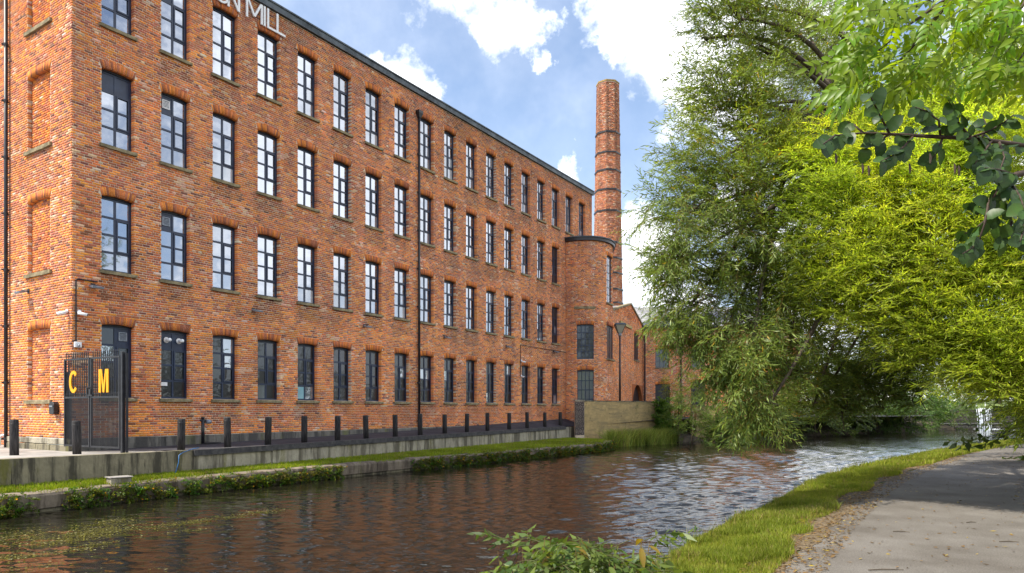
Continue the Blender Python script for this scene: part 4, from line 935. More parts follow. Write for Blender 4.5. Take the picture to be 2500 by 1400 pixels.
# ---------------------------------------------------------------- gate
gL, gR = Vector((-13.22, 20.55)), Vector((-10.62, 19.05)); gdv = (gR - gL); gW = gdv.length; gang = math.atan2(gdv.y, gdv.x); gz = .42
gt = empty('gate', (gL.x, gL.y, gz), gang); tag(gt, 'black steel double gate with orange letters C and M closing the road', 'gate')
def leaf(x0, x1, ch):
    lf = empty('gate_leaf', (0, 0, 0), 0, gt); k = MB(); H0, H1, Hm = .10, 2.66, 1.50
    for xx in (x0, x1 - .05): k.box((xx, -.025, H0), (xx + .05, .025, H1))
    for zz in (H0, Hm, H1 - .05): k.box((x0 + .05, -.022, zz), (x1 - .05, .022, zz + .05))
    k.build('rail_frame', M['black'], lf)
    up = MB(); up.tube([(0, 0, Hm + .05), (0, 0, H1 + .10)], .014, 6); up.tube([(0, 0, H1 + .10), (0, 0, H1 + .13), (0, 0, H1 + .19)], [.009, .018, .002], 6); um = up.mesh('bar', M['black'])
    lo = MB(); lo.tube([(0, 0, H0 + .05), (0, 0, Hm)], .012, 6); lo.tube([(0, 0, Hm + .05), (0, 0, Hm + .12), (0, 0, Hm + .17)], [.008, .014, .002], 6); lm = lo.mesh('bar', M['black'])
    n = int((x1 - x0 - .1) / .095)
    for q in range(n): link('bar', um, lf, (x0 + .05 + (x1 - x0 - .1) * (q + .5) / n, 0, 0))
    n = int((x1 - x0 - .1) / .058)
    for q in range(n): link('bar', lm, lf, (x0 + .05 + (x1 - x0 - .1) * (q + .5) / n, 0, 0))
    k = MB(); cx_ = (x0 + x1) / 2 + (-.10 if ch == 'C' else .0); zc = 1.98; hh_ = .325; y = -.06
    if ch == 'M':
        w = .235; s = .10; poly = [(-w, -hh_), (-w + s, -hh_), (-w + s, hh_ * .35), (-.03, -hh_), (.03, -hh_), (w - s, hh_ * .35), (w - s, -hh_), (w, -hh_), (w, hh_), (w - .12, hh_), (0, -hh_ * .25), (-w + .12, hh_), (-w, hh_)]
        # convex pieces
        k.ext([(-w, -hh_), (-w + s, -hh_), (-w + s, hh_), (-w, hh_)], (cx_, y, zc), (1, 0, 0), (0, 0, 1), (0, 1, 0), .02)
        k.ext([(w - s, -hh_), (w, -hh_), (w, hh_), (w - s, hh_)], (cx_, y, zc), (1, 0, 0), (0, 0, 1), (0, 1, 0), .02)
        k.ext([(-.035, -hh_), (.035, -hh_), (-w + s + .045, hh_), (-w + s - .01, hh_)], (cx_, y - .001, zc), (1, 0, 0), (0, 0, 1), (0, 1, 0), .02)
        k.ext([(-.035, -hh_), (.035, -hh_), (w - s + .01, hh_), (w - s - .045, hh_)], (cx_, y - .002, zc), (1, 0, 0), (0, 0, 1), (0, 1, 0), .02)
    else:
        n = 26; ro, so_ = (.215, hh_), .095
        for q in range(3, n - 3):
            a0, a1 = 2 * math.pi * q / n, 2 * math.pi * (q + 1) / n
            k.ext([(math.cos(aa) * (ro[0] - d_), math.sin(aa) * (ro[1] - d_)) for aa, d_ in ((a0, so_), (a1, so_), (a1, 0), (a0, 0))], (cx_, y, zc), (1, 0, 0), (0, 0, 1), (0, 1, 0), .02)
    k.build('letter', M['orange'], lf)
    return lf
split = gW * .455
leaf(.03, split, 'C'); leaf(split + .05, gW - .16, 'M')
k = MB(); k.box((gW - .09, -.045, -.05), (gW - .0, .045, 2.76)); k.build('gate_post', M['black'], gt, bevel=.008)
k = MB(); k.box((gW + .03, .03, -.05), (gW + .08, .08, 2.72)); k.build('gate_post', M['black'], gt)
k = MB(); k.box((.03, .03, .1), (.28, .06, 2.28)); k.build('gate_side_panel', M['black'], gt)
k = MB(); k.box((split - .13, -.045, 1.56), (split + .17, -.03, 1.60)); k.box((split - .12, -.05, 1.56), (split - .08, -.026, 1.80)); k.box((split + .02, -.05, 1.6), (split + .1, -.026, 1.76)); k.tube([(split - .1, -.04, 1.80), (split + .15, -.04, 1.82)], .012, 6); k.build('latch', M['black'], gt)

# ---------------------------------------------------------------- small fittings on the front
def on_front(px, y, w=.0):
    u = fx(px); return Vector(mloc(u, w) + (EYE + (1000 - y) / F * (CY + DY * u),))
def on_end(px, y, w=0.):
    k_ = (px - 1250) / F; u = (CX - k_ * CY) / (DY + k_ * DX); p = Vector((CX - DY * u, CY + DX * u, 0)); p += Vector((-DX, -DY, 0)) * w; p.z = EYE + (1000 - y) / F * p.y; return p
def floodlight(p, ang, label):
    t = empty('floodlight', p, ang); tag(t, label, 'floodlight', 'floodlights on the mill front')
    k = MB(); k.box((-.03, -.20, -.01), (.03, 0, .02)); k.box((-.06, -.02, -.06), (.06, 0, .08)); k.build('bracket', M['black'], t)
    k = MB(); k.box((-.17, -.34, -.02), (.17, -.12, .04)); k.build('lamp_head', M['steel'], t, bevel=.008, rot=(.25, 0, 0)); k = MB(); k.box((-.14, -.31, -.026), (.14, -.15, -.021)); k.build('lens', M['white'], t, rot=(.25, 0, 0))
for px, y, s in ((226, 699, 'just above the gate beside the conduit'), (618, 757, 'above the gap between third and fourth ground floor windows'), (889, 796, 'above the seventh ground floor window'), (1085, 823, 'right of the long drainpipe'), (1236, 846, 'above the thirteenth ground floor window'), (1352, 858, 'above the last ground floor window')):
    floodlight(on_front(px, y, .0), MA, 'small grey floodlight ' + s)
p = on_end(70, 712); floodlight(p, MA - math.pi / 2, 'small grey floodlight on the end wall between blind windows')
def cctv(p, ang, label, yaw=.5):
    t = empty('security_camera', p, ang); tag(t, label, 'camera', 'security cameras on the mill')
    k = MB(); k.tube([(0, 0, 0), (0, -.03, 0)], .06, 12); k.tube([(0, -.03, 0), (0, -.12, -.05)], .02, 8); k.build('mount', M['white'], t, True)
    d = Vector((math.sin(yaw), -math.cos(yaw), -.2)).normalized(); a_ = Vector((0, -.12, -.06)); k = MB(); k.tube([a_ - d * .08, a_ + d * .17], .045, 12); k.build('camera_body', M['white'], t, True)
    k = MB(); k.tube([a_ + d * .171, a_ + d * .185], .036, 12); k.build('lens', M['black'], t, True)
cctv(on_front(192, 762, .01), MA, 'white security camera high on the corner facing along the front', .9)
cctv(on_end(166, 760, .01), MA - math.pi / 2, 'white security camera high on the corner facing the end wall', -.9)
cctv(on_front(1272, 881, .01), MA, 'white security camera under the cable between thirteenth and fourteenth windows', .6)
cctv(on_front(1272, 918, .01), MA, 'lower white security camera beside the thirteenth ground floor window', -.4)
jb = empty('junction_box', on_front(187, 843, .0), MA); tag(jb, 'white junction box at the foot of the conduit above the gate', 'box')
k = MB(); k.box((-.09, -.09, -.07), (.10, -.0, .09)); k.build('housing', M['white'], jb, bevel=.01); k = MB(); k.tube([(.0, -.091, 0), (.0, -.15, -.03)], .03, 10); k.build('sensor', M['steel'], jb)
cd = empty('conduit', on_front(184, 760, .03), MA); tag(cd, 'thin black conduit running down the corner of the mill front', 'conduit')
zc1 = on_front(184, 681).z - cd.location.z; zc0 = on_front(184, 835).z - cd.location.z; ue = fx(236) - fx(184)
k = MB(); k.tube([(ue, 0, zc1), (0.05, 0, zc1), (0, 0, zc1 - .05), (0, 0, zc0)], .02, 8); k.build('tube', M['black'], cd)
cb = empty('cable', on_front(1270, 842, .02), MA); tag(cb, 'thin dark cable looping along the far brick front above the cameras', 'cable')
uu = fx(1383) - fx(1270); k = MB(); k.tube([(0, 0, -1.9), (0, 0, 0), (uu * .5, 0, -.05), (uu, 0, -.08)], .018, 6); k.build('lead', M['black'], cb)
pb = empty('post_box', on_end(139, 1012, .0), MA - math.pi / 2); tag(pb, 'small black wall-mounted letter box on the end wall near the gate', 'letter box')
k = MB(); k.ext([(-.13, 0), (.13, 0), (.15, .06), (.15, .30), (.09, .38), (-.09, .38), (-.15, .30), (-.15, .06)], (0, -.16, 0), (1, 0, 0), (0, 0, 1), (0, 1, 0), .15); k.build('body', M['black'], pb, bevel=.012)
k = MB(); k.box((-.10, -.175, .22), (.10, -.161, .26)); k.build('flap', M['steel'], pb)
wp = empty('waste_pipe', on_end(14, 1092, .1), MA - math.pi / 2); tag(wp, 'white plastic waste pipe elbowing down beside the drainpipe', 'pipe')
k = MB(); k.tube([(.25, 0, .40), (.12, -.05, .40), (.05, -.08, .34), (.03, -.08, .08), (-.03, -.1, .03), (-.16, -.1, .0)], .035, 10); k.build('tube', M['white'], wp, True)
# stand pipe with a blue hose
sp_ = Vector(mloc(fx(480), .35) + (.44,)); st = empty('standpipe', sp_, MA); tag(st, 'black standpipe with grey outlet on the road by the third window', 'standpipe')
k = MB(); k.tube([(0, 0, 0), (0, 0, .86)], .055, 10); k.tube([(0, 0, .86), (0, 0, .90)], [.07, .05], 10); k.tube([(-.10, 0, .78), (.12, 0, .78)], .04, 8); k.build('post', M['black'], st, True)
k = MB(); k.tube([(.16, .05, .74), (.16, -.16, .74)], .075, 12); k.build('meter', M['steel'], st, True)
k = MB(); k.box((.0, -.2, .0), (.55, .12, .035)); k.build('base_plate', M['black'], st)
M['blue'] = noisy('blue_hose', (.02, .10, .26), (.04, .16, .36), 4, .4)
hp = [P(486, 1098, 20.1) + Vector((0, -.02, .05)), P(470, 1101, 19.9) + Vector((0, 0, .05)), P(447, 1105, 19.6), P(437, 1112, 19.45), P(436, 1130, 19.4), P(430, 1150, 19.35), P(424, 1160, 19.3)]
ho = empty('hose', hp[0]); tag(ho, 'thin blue hose hanging over the retaining wall into the grass', 'hose')
k = MB(); k.tube([(q.x, q.y, q.z) for q in hp], .012, 8); inv(k.build('tube', M['blue'], None, True), ho)
ib = empty('inspection_box', P(292, 1172, 17.35)); tag(ib, 'low square concrete box set in the grass against the rough wall', 'box'); ib.location.z = SZ; ib.rotation_euler = (0, 0, .85)
k = MB(); k.box((-.24, -.12, 0), (.24, .20, .15)); k.build('body', M['conc'], ib, bevel=.01); k = MB(); k.box((-.27, -.15, .152), (.27, .23, .18)); k.build('lid', M['paving'], ib, bevel=.01)

# ---------------------------------------------------------------- lock weir at the far end
wr = empty('lock_weir', (58, 82, WZ)); tag(wr, 'dark stone lock wall with a white waterfall spilling into the canal', 'weir')
k = MB(); x = 46.0; sr = random.Random(4)
for row in range(6):
    x = 46 + sr.uniform(-.5, 0)
    while x < 72:
        L_ = sr.uniform(.6, 1.4); z = WZ - .2 + row * .42
        if not (54.6 < x + L_ / 2 < 56.2 and row == 5): k = MB(); k.box((x, 82 + sr.uniform(0, .12), z), (x + L_ - .03, 83, z + .39)); inv(k.build('stone', noisy('weir_stone', (.03, .028, .024), (.12, .11, .085), 3, .9, .5, 20) if 'weir_stone' not in bpy.data.materials else bpy.data.materials['weir_stone']), wr)
        x += L_
fm_, t, b = mat('falling_water'); b.inputs['Base Color'].default_value = (.8, .85, .9, 1); b.inputs['Roughness'].default_value = .3; b.inputs['Alpha'].default_value = 1
for (xa, xb) in [(54.5 + .19 * q + .05 * (q % 3), 54.5 + .19 * q + .05 * (q % 3) + .05 + .045 * (q * 7 % 4)) for q in range(9)] + [(60.4 + .2 * q, 60.52 + .2 * q) for q in range(5)]:
    k = MB(); n = 8
    for q in range(n):
        pass
    prof = [(82.3, 1.75), (81.95, 1.74), (81.80, 1.55), (81.68, 1.0), (81.60, .2), (81.55, WZ)]
    vs = [(xa + .05 * sr.random(), y, z) for y, z in prof] + [(xb + .05 * sr.random(), y, z) for y, z in prof]; k.add(vs, [(i, i + 1, i + 7, i + 6) for i in range(5)]); inv(k.build('falling_water', fm_), wr)
k = MB()
for q in range(260):
    x = 53.5 + sr.random() * 8.5; y = 81.4 - sr.random() ** 2 * 6; s = sr.uniform(.08, .35); k.add([(x, y, WZ + .012), (x + s, y + .04, WZ + .012), (x + s * .9, y + .12, WZ + .03), (x, y + .1, WZ + .012)], [(0, 1, 2, 3)])
tag(k.build('foam', fm_), 'white foam floating below the waterfall', 'foam', kind='stuff')
wl = empty('white_railing', (52, 88, 2.0)); tag(wl, 'white lock beam and rails beyond the waterfall', 'railing')
k = MB(); k.box((-8, 0, -.6), (-3.5, .3, .25)); k.build('beam', M['white'], wl)
for q in range(9):
    k = MB(); k.box((-1 + q * 1.1, 0, 0), (-.9 + q * 1.1, .1, 1.9)); k.build('post', M['white'], wl)
for z in (.6, 1.2, 1.8): k = MB(); k.box((-1, -.06, z), (8, -.002, z + .1)); k.build('rail', M['white'], wl)
hb = MB(); hb.add([(40, 83, 1.6), (90, 83, 1.6), (100, 130, 3.2), (35, 130, 3.2)], [(0, 1, 2, 3)]); tag(hb.build('lock_grass', noisy('bright_turf', (.08, .12, .02), (.16, .20, .04), 1)), kind='structure')

# ---------------------------------------------------------------- foliage
def leaf_arrays(p, a, s, L_, Wd, fold=.25):
    """diamond leaves: base p, axis a, side s"""
    nrm_ = np.cross(a, s); m = p + a * (L_ * .42)[:, None]; t = p + a * L_[:, None] - nrm_ * (L_ * .08)[:, None]
    u = nrm_ * (Wd * fold)[:, None]
    V = np.stack([p, m + s * (Wd / 2)[:, None] + u, t, m - s * (Wd / 2)[:, None] + u], 1)
    return V
def unit(v): return v / np.maximum(np.linalg.norm(v, axis=-1, keepdims=True), 1e-6)
def spray(seed, L=.9, twigs=6, tl=.42, leafL=.11, leafW=.016, gap=.045, droop=.25, c0=(.06, .10, .02), c1=(.11, .14, .03), tw=(.16, .13, .03), up=0.0, spread=.9, stem=.005):
    """a leafy branchlet growing along +X; returns V, F(quads), C"""
    rg = np.random.RandomState(seed); V = []; C = []; Fq = []; nv = 0
    def stemtube(P_, r0, r1, col):
        nonlocal nv
        k = len(P_); d = unit(np.gradient(P_, axis=0)); a = unit(np.cross(d, np.array([0.1, .2, 1.]))); b = np.cross(d, a)
        rr = np.linspace(r0, r1, k)[:, None]
        ring = [P_ + (a * math.cos(q) + b * math.sin(q)) * rr for q in (0, 2.094, 4.189)]
        vv = np.stack(ring, 1).reshape(-1, 3); V.append(vv); C.append(np.tile(col, (len(vv), 1)))
        for i in range(k - 1):
            for j in range(3): Fq.append((nv + i * 3 + j, nv + (i + 1) * 3 + j, nv + (i + 1) * 3 + (j + 1) % 3, nv + i * 3 + (j + 1) % 3))
        nv += len(vv)
    def curve(p, d, l, n, dr):
        pts = [np.array(p, float)]; d = np.array(d, float)
        for i in range(n):
            d = d + np.array([0, 0, -dr / n]) + rg.randn(3) * .05; d /= np.linalg.norm(d); pts.append(pts[-1] + d * l / n)
        return np.array(pts)
    def leaves(cv, start=0):
        nonlocal nv
        s = np.concatenate([[0], np.linalg.norm(np.diff(cv, axis=0), axis=1).cumsum()]); n = int((s[-1] - start) / gap)
        if n < 1: return
        u = start + (np.arange(n) + rg.rand(n) * .5) * gap; p = np.stack([np.interp(u, s, cv[:, k]) for k in range(3)], -1)
        d = unit(np.stack([np.interp(u, s, np.gradient(cv[:, k], s)) for k in range(3)], -1))
        side = unit(np.cross(d, np.array([0, 0, 1.])) + rg.randn(n, 3) * .35); sg_ = np.where(np.arange(n) % 2, 1, -1)[:, None]
        a = unit(d * rg.uniform(.5, 1.1, (n, 1)) + side * sg_ * spread * rg.uniform(.4, 1.1, (n, 1)) + np.array([0, 0, -.25 - .35 * droop]) * rg.rand(n, 1) + np.array([0, 0, up]))
        sd = unit(np.cross(a, unit(rg.randn(n, 3) * .8 + np.array([0, 0, 1.]))))
        lv = leaf_arrays(p, a, sd, leafL * rg.uniform(.6, 1.15, n), leafW * rg.uniform(.8, 1.2, n)); V.append(lv.reshape(-1, 3))
        mix_ = rg.rand(n, 1); c = np.array(c0) * (1 - mix_) + np.array(c1) * mix_; c = c * rg.uniform(.75, 1.2, (n, 1)); yl = rg.rand(n) < .004; c[yl] = (.42, .26, .02); C.append(np.repeat(c, 4, 0))
        for i in range(n): Fq.append((nv + i * 4, nv + i * 4 + 1, nv + i * 4 + 2, nv + i * 4 + 3))
        nv += n * 4
    main = curve((0, 0, 0), (1, 0, .15), L, 7, droop); stemtube(main, stem, stem * .3, tw); leaves(main, L * .25)
    for k in range(twigs):
        f = .12 + .75 * (k + rg.rand() * .6) / twigs; i = min(int(f * 7), 6); p = main[i] + (main[i + 1] - main[i]) * (f * 7 - i); sgn = 1 if k % 2 else -1
        d = np.array([.75, sgn * rg.uniform(.45, .9), rg.uniform(-.3, .45)]); cv = curve(p, d / np.linalg.norm(d), tl * rg.uniform(.6, 1.15) * (1.15 - .5 * f), 5, droop * 1.2); stemtube(cv, stem * .5, stem * .2, tw); leaves(cv, .03)
    return np.concatenate(V), np.array(Fq, np.int32), np.concatenate(C)
def rotmats(yaw, pitch, roll):
    cy, sy, cp, sp, cr, sr_ = np.cos(yaw), np.sin(yaw), np.cos(pitch), np.sin(pitch), np.cos(roll), np.sin(roll)
    Rz = np.zeros((len(yaw), 3, 3)); Rz[:, 0, 0] = cy; Rz[:, 0, 1] = -sy; Rz[:, 1, 0] = sy; Rz[:, 1, 1] = cy; Rz[:, 2, 2] = 1
    Ry = np.zeros_like(Rz); Ry[:, 0, 0] = cp; Ry[:, 0, 2] = -sp; Ry[:, 2, 0] = sp; Ry[:, 2, 2] = cp; Ry[:, 1, 1] = 1
    Rx = np.zeros_like(Rz); Rx[:, 0, 0] = 1; Rx[:, 1, 1] = cr; Rx[:, 1, 2] = -sr_; Rx[:, 2, 1] = sr_; Rx[:, 2, 2] = cr
    return Rz @ Ry @ Rx
def join_sprays(name, variants, pos, yaw, pitch, roll, scale, m, parent=None, tint=None):
    rg = np.random.RandomState(3); which = rg.randint(len(variants), size=len(pos)); Rm = rotmats(yaw, pitch, roll); V = []; Fq = []; C = []; o = 0
    for k, (v, f, c) in enumerate(variants):
        idx = np.where(which == k)[0]
        if not len(idx): continue
        vv = np.einsum('nij,vj->nvi', Rm[idx], v) * scale[idx][:, None, None] + pos[idx][:, None]; n = len(v)
        V.append(vv.reshape(-1, 3)); Fq.append((f[None] + (np.arange(len(idx)) * n)[:, None, None]).reshape(-1, 4) + o); o += n * len(idx)
        cc = np.tile(c, (len(idx), 1, 1))
        if tint is not None: cc = cc * tint[idx][:, None, :]
        C.append(cc.reshape(-1, 3))
    return link(name, npmesh(name, np.concatenate(V), np.concatenate(Fq), m, np.concatenate(C)), parent)

rgT = np.random.RandomState(21)
def sample_blob(c, r, n, rg, zf=1.0):
    d = unit(rg.randn(n, 3)); q = rg.rand(n, 1) ** .45; return np.array(c) + d * q * np.array([r, r, r * zf])
def limb_tube(mb, a, b, r0, r1, sag=.0, n=7, rg=None, wob=.06):
    a = np.array(a, float); b = np.array(b, float); L_ = np.linalg.norm(b - a); pts = []
    o1 = rg.randn(3) * wob * L_; 
    for i in range(n + 1):
        t = i / n; p = a + (b - a) * t + o1 * math.sin(math.pi * t) + np.array([0, 0, sag * L_ * math.sin(math.pi * t)]); pts.append(p)
    mb.tube(pts, list(np.linspace(r0, r1, n + 1)), 6); return pts
def make_tree(name, label, cat, base, trunk, blobs, variants, group=None, nsingle=0, hang=.0, pitch=(-.2, .5), sc=(.8, 1.25), leafm='leaf', crown='crown', limbr=.09, yawj=.7, ref=None, bark='bark', bias=(0, 0), tintv=.25, trunk_r=(.28, .16), branch_name='leafy_branch', sub=5):
    """blobs: (centre, radius, n sprays, tint)"""
    t = empty(name, base); tag(t, label, cat, group); rg = rgT
    base = np.array(base, float); tp = [np.array(p, float) for p in trunk]
    if len(tp) > 1:
        k = MB(); k.tube(tp, list(np.linspace(trunk_r[0], trunk_r[1], len(tp))), 12); inv(k.build('trunk', M[bark], None, True), t)
    pos = []; tint = []; ref = np.array(ref if ref is not None else tp[-1], float)
    for (c, r, n, tn) in blobs:
        c = np.array(c, float); pb = sample_blob(c, r, n, rg); pos.append(pb); tint.append(np.tile(np.array(tn) if hasattr(tn, '__len__') else np.array([tn] * 3), (n, 1)) * rg.uniform(1 - tintv, 1 + tintv, (n, 1)))
        if limbr and len(tp) > 1:
            k = MB(); s = tp[min(len(tp) - 1, max(1, int(np.argmin([np.linalg.norm(q - c) for q in tp]))))]
            limb_tube(k, s, c, limbr, limbr * .28, .10, 8, rg)
            for q in rg.choice(n, min(sub, n), replace=False): limb_tube(k, c + rg.randn(3) * .05, pb[q], limbr * .25, .006, .02, 5, rg, .1)
            inv(k.build('limb', M[bark], None, True), t)
    pos = np.concatenate(pos); tint = np.concatenate(tint); n = len(pos)
    d = pos - ref; yaw = np.arctan2(d[:, 1] + bias[1] + rg.randn(n) * .01, d[:, 0] + bias[0]) + rg.randn(n) * yawj
    pit = rg.uniform(pitch[0], pitch[1], n) + hang; rol = rg.randn(n) * .5; scl = rg.uniform(sc[0], sc[1], n)
    # sprays should end, not start, at the outline: pull them back by part of their length
    if nsingle:
        near = np.argsort(np.linalg.norm(pos - np.array([0, 0, EYE]), axis=1))[:nsingle]
        if not hasattr(make_tree, 'c'): make_tree.c = {}
        key = id(variants)
        if key not in make_tree.c: make_tree.c[key] = [npmesh(branch_name, v, f, M[leafm], c) for v, f, c in variants]
        for i in near: link(branch_name, make_tree.c[key][i % len(variants)], t, tuple(pos[i] - base), (rol[i], pit[i], yaw[i]), (scl[i],) * 3)
        keepm = np.ones(n, bool); keepm[near] = False
    else: keepm = np.ones(n, bool)
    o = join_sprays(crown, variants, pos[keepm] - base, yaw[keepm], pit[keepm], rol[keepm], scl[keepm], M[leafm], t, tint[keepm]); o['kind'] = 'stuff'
    return t
def PB(x, y, Y): return tuple(P(x, y, Y))
def pr(px, Y): return px / F * Y

# dark willow hanging over the canal
wd = [spray(100 + k, L=.78, twigs=8, tl=.46, leafL=.118, leafW=.017, gap=.040, droop=.70, c0=(.065, .130, .022), c1=(.24, .31, .060), tw=(.15, .11, .02), spread=.75) for k in range(6)]
db = []
def B_(x, y, r, Y, n, tn=1.0):
    if x < 2000: y -= 45 if y > 900 else 20 if y > 800 else 0
    if x > 1880: Y += min(3.5, (x - 1880) / 30)
    db.append((PB(x, y, Y), pr(r, Y), int(n * (1.05 if y < 420 else .76)), tn))
lt_ = (1.15, 1.1, .85)
for x, y, r, Y, n, tn in (
    (1800, 45, 85, 13, 38, 1.0), (1960, 160, 90, 13.5, 50, 1.0), (1870, 20, 80, 13.5, 40, 1), (2040, 130, 100, 14, 50, 1), (1850, 260, 90, 13, 50, 1.05), (2060, 320, 90, 14, 40, .95), (1990, 340, 80, 13.5, 40, 1), (1880, 130, 120, 13.5, 70, 1.0), (1780, 250, 75, 13, 42, 1.0), (1720, 95, 35, 13, 6, 1), (1960, 250, 120, 13.8, 60, .95), (1960, 60, 110, 14.2, 50, 1), (2090, 90, 130, 14.5, 55, 1),
    (2080, 210, 100, 14.5, 40, .9), (1860, 370, 110, 13, 90, lt_), (1730, 420, 95, 12.5, 68, lt_), (1680, 520, 85, 12, 66, 1.05), (1790, 540, 130, 12.5, 130, 1.05), (1900, 560, 120, 13, 100, 1.0), (1960, 430, 110, 13.2, 80, 1.0),
    (1660, 640, 80, 12, 60, 1.0), (1760, 680, 120, 12.3, 120, .95), (1880, 700, 130, 12.6, 130, .9), (1990, 700, 120, 13, 100, .85), (1690, 740, 70, 11.8, 45, 1.0),
    (1770, 830, 85, 11.8, 72, .95), (1870, 850, 120, 12, 120, .85), (1990, 840, 120, 12.2, 120, .85), (2110, 830, 130, 12.5, 130, .85), (2230, 850, 110, 12.5, 100, .85),
    (1830, 940, 65, 11.4, 48, .95), (1920, 960, 95, 11.6, 84, .85), (2020, 950, 100, 11.8, 90, .85), (2120, 940, 85, 12, 66, .85), (1880, 1030, 50, 11.2, 30, .95), (1985, 1040, 50, 11.2, 30, .95), (2210, 925, 45, 12.2, 30, .9), (2330, 880, 50, 12, 40, .9), (2060, 1000, 55, 12, 40, .85), (2150, 990, 60, 12, 50, .85), (2240, 960, 55, 12, 50, .85)):
    B_(x, y, r, Y, n, tn)
dt = make_tree('dark_willow_tree', 'big dark green willow leaning over the canal in front of the warehouse', 'tree', (14.2, 17.2, .1),
    [(14.2, 17.2, .0), (13.6, 16.9, 1.6), (12.4, 16.3, 3.4), (10.8, 15.6, 5.0), (9.0, 15.0, 6.2), (7.4, 14.4, 7.2)], db, wd, nsingle=280, hang=.35, pitch=(-.25, .75), sc=(.75, 1.2), yawj=.75, ref=(11.5, 16, 6), trunk_r=(.42, .09), limbr=.075)
M['brightleaf'] = leafmat('bright_willow_leaf', trans=.58, rough=.4, tboost=(1.65, 1.6, .6))
# bright willow in front of it
wl_ = [spray(200 + k, L=.95, twigs=10, tl=.46, leafL=.112, leafW=.0145, gap=.032, droop=.22, c0=(.22, .33, .022), c1=(.46, .52, .070), tw=(.22, .18, .05), up=.10, spread=.6) for k in range(6)]
lb = []
for x, y, r, Y, n, tn in (
    (2020, 360, 60, 10.5, 30, 1.05), (2080, 440, 110, 10.3, 90, 1.05), (2180, 330, 110, 10.6, 80, 1.05), (2300, 260, 130, 10.5, 100, 1.05), (2430, 220, 130, 10.5, 100, 1.0), (2200, 460, 120, 10, 110, 1.1), (2330, 420, 130, 9.8, 120, 1.1), (2460, 400, 120, 9.8, 100, 1.0),
    (2040, 540, 80, 10.2, 60, 1.0), (2140, 600, 120, 10, 120, 1.0), (2270, 580, 130, 9.7, 130, 1.05), (2400, 580, 130, 9.6, 120, 1.0), (2500, 600, 110, 9.6, 80, 1.0), (2060, 670, 75, 10, 55, .9), (2190, 720, 110, 9.8, 100, .9), (2320, 730, 120, 9.5, 110, .95), (2450, 740, 120, 9.4, 110, .95),
    (2080, 740, 50, 10, 26, .9), (2300, 830, 80, 9.4, 60, .85), (2420, 850, 100, 9.2, 90, .9), (2500, 880, 80, 9.1, 60, .9), (2440, 900, 45, 9, 26, .95), (2520, 960, 45, 9, 30, .95), (2560, 1000, 45, 9, 26, .9), (2560, 300, 160, 10.5, 70, 1), (2600, 600, 160, 10, 80, 1), (2620, 860, 120, 9.5, 50, 1)):
    Y *= 1.2; tv = ((1.08, 1.0, .9), (.90, .95, .95), (1.0, 1.0, 1.0), (.74, .80, .9), (1.12, 1.06, 1.2))[len(lb) % 5]; lb.append((PB(x, y, Y), pr(r, Y), int(n * 1.0), tuple(tn * 1.15 * q for q in tv)))
make_tree('bright_willow_tree', 'bright yellow-green willow arching over the towpath from the right', 'tree', (14.6, 15.0, .1),
    [(14.6, 15.0, .0), (14.4, 14.9, 1.8), (13.4, 14.6, 3.4), (12.1, 14.2, 4.8), (10.9, 13.9, 6.2), (10.0, 13.9, 7.7)], lb, wl_, nsingle=290, pitch=(-.55, .35), sc=(.75, 1.2), leafm='brightleaf', yawj=.55, ref=(13.2, 15, 3.6), trunk_r=(.34, .10), limbr=.06)

# ---- broad leaves
def leafmesh(name, L_, W_, kind, col, seed, m):
    r = random.Random(seed); n = 14; out_ = []
    for i in range(n):
        t = i / (n - 1)
        if kind == 'round': w = math.sin(math.pi * min(1, t ** .8)) ** .55 * W_ / 2 * (1 - .0 * t)
        else: w = math.sin(math.pi * t ** .75) ** .9 * W_ / 2
        w *= 1 + r.uniform(-.06, .06); out_.append((t * L_, w if 0 < i < n - 1 else 0.0015))
    V = []; fold = .22; curl = r.uniform(.05, .35)
    for (x, w) in out_: z = -curl * x * x / L_; V += [(x, 0, z), (x, w, z + w * fold), (x, -w, z + w * fold * r.uniform(.6, 1.2))]
    Fq = []
    for i in range(n - 1): Fq += [(i * 3, (i + 1) * 3, (i + 1) * 3 + 1, i * 3 + 1), (i * 3 + 2, (i + 1) * 3 + 2, (i + 1) * 3, i * 3)]
    C = np.array([[c * r.uniform(.93, 1.07) * (1.18 if j % 3 == 0 else 1) for c in col] for j in range(len(V))]); return npmesh(name, V, Fq, m, C, smooth=True)
M['ashleaf'] = leafmat('thin_leaf', trans=.55, rough=.4, spec=.4, tboost=(1.7, 1.6, .35)); M['alderleaf'] = leafmat('leathery_leaf', trans=.25, rough=.42, spec=.3, back=(1.3, 1.3, 1.5))
al = [leafmesh('leaf', .068, .057, 'round', (.026 + .010 * (k % 3), .056 + .018 * (k % 3), .016), k, M['alderleaf']) for k in range(6)]
alder = empty('alder_tree', (6.9, 2.6, .1)); tag(alder, 'alder with round dark green leaves, its branch crossing the top right of the view', 'tree')
k = MB(); k.tube([(6.9, 2.6, 0), (6.85, 2.6, 1.5), (6.7, 2.65, 3.0), (6.5, 2.7, 4.6), (6.3, 2.8, 6.5)], [.17, .15, .13, .10, .06], 12); inv(k.build('trunk', M['bark'], None, True), alder)
def px3(l, Y): return [P(x, y, Y + dy) for x, y, dy in l]
M['aldtwig'] = noisy('alder_twig', (.03, .018, .012), (.075, .05, .035), 20, .7)
main = [Vector((6.7, 2.65, 3.1)), Vector((5.0, 2.9, 2.95)), P(2640, 410, 3.35), P(2500, 356, 3.25), P(2371, 338, 3.2), P(2260, 333, 3.2), P(2171, 328, 3.2), P(2107, 325, 3.2), P(2039, 331, 3.2)]
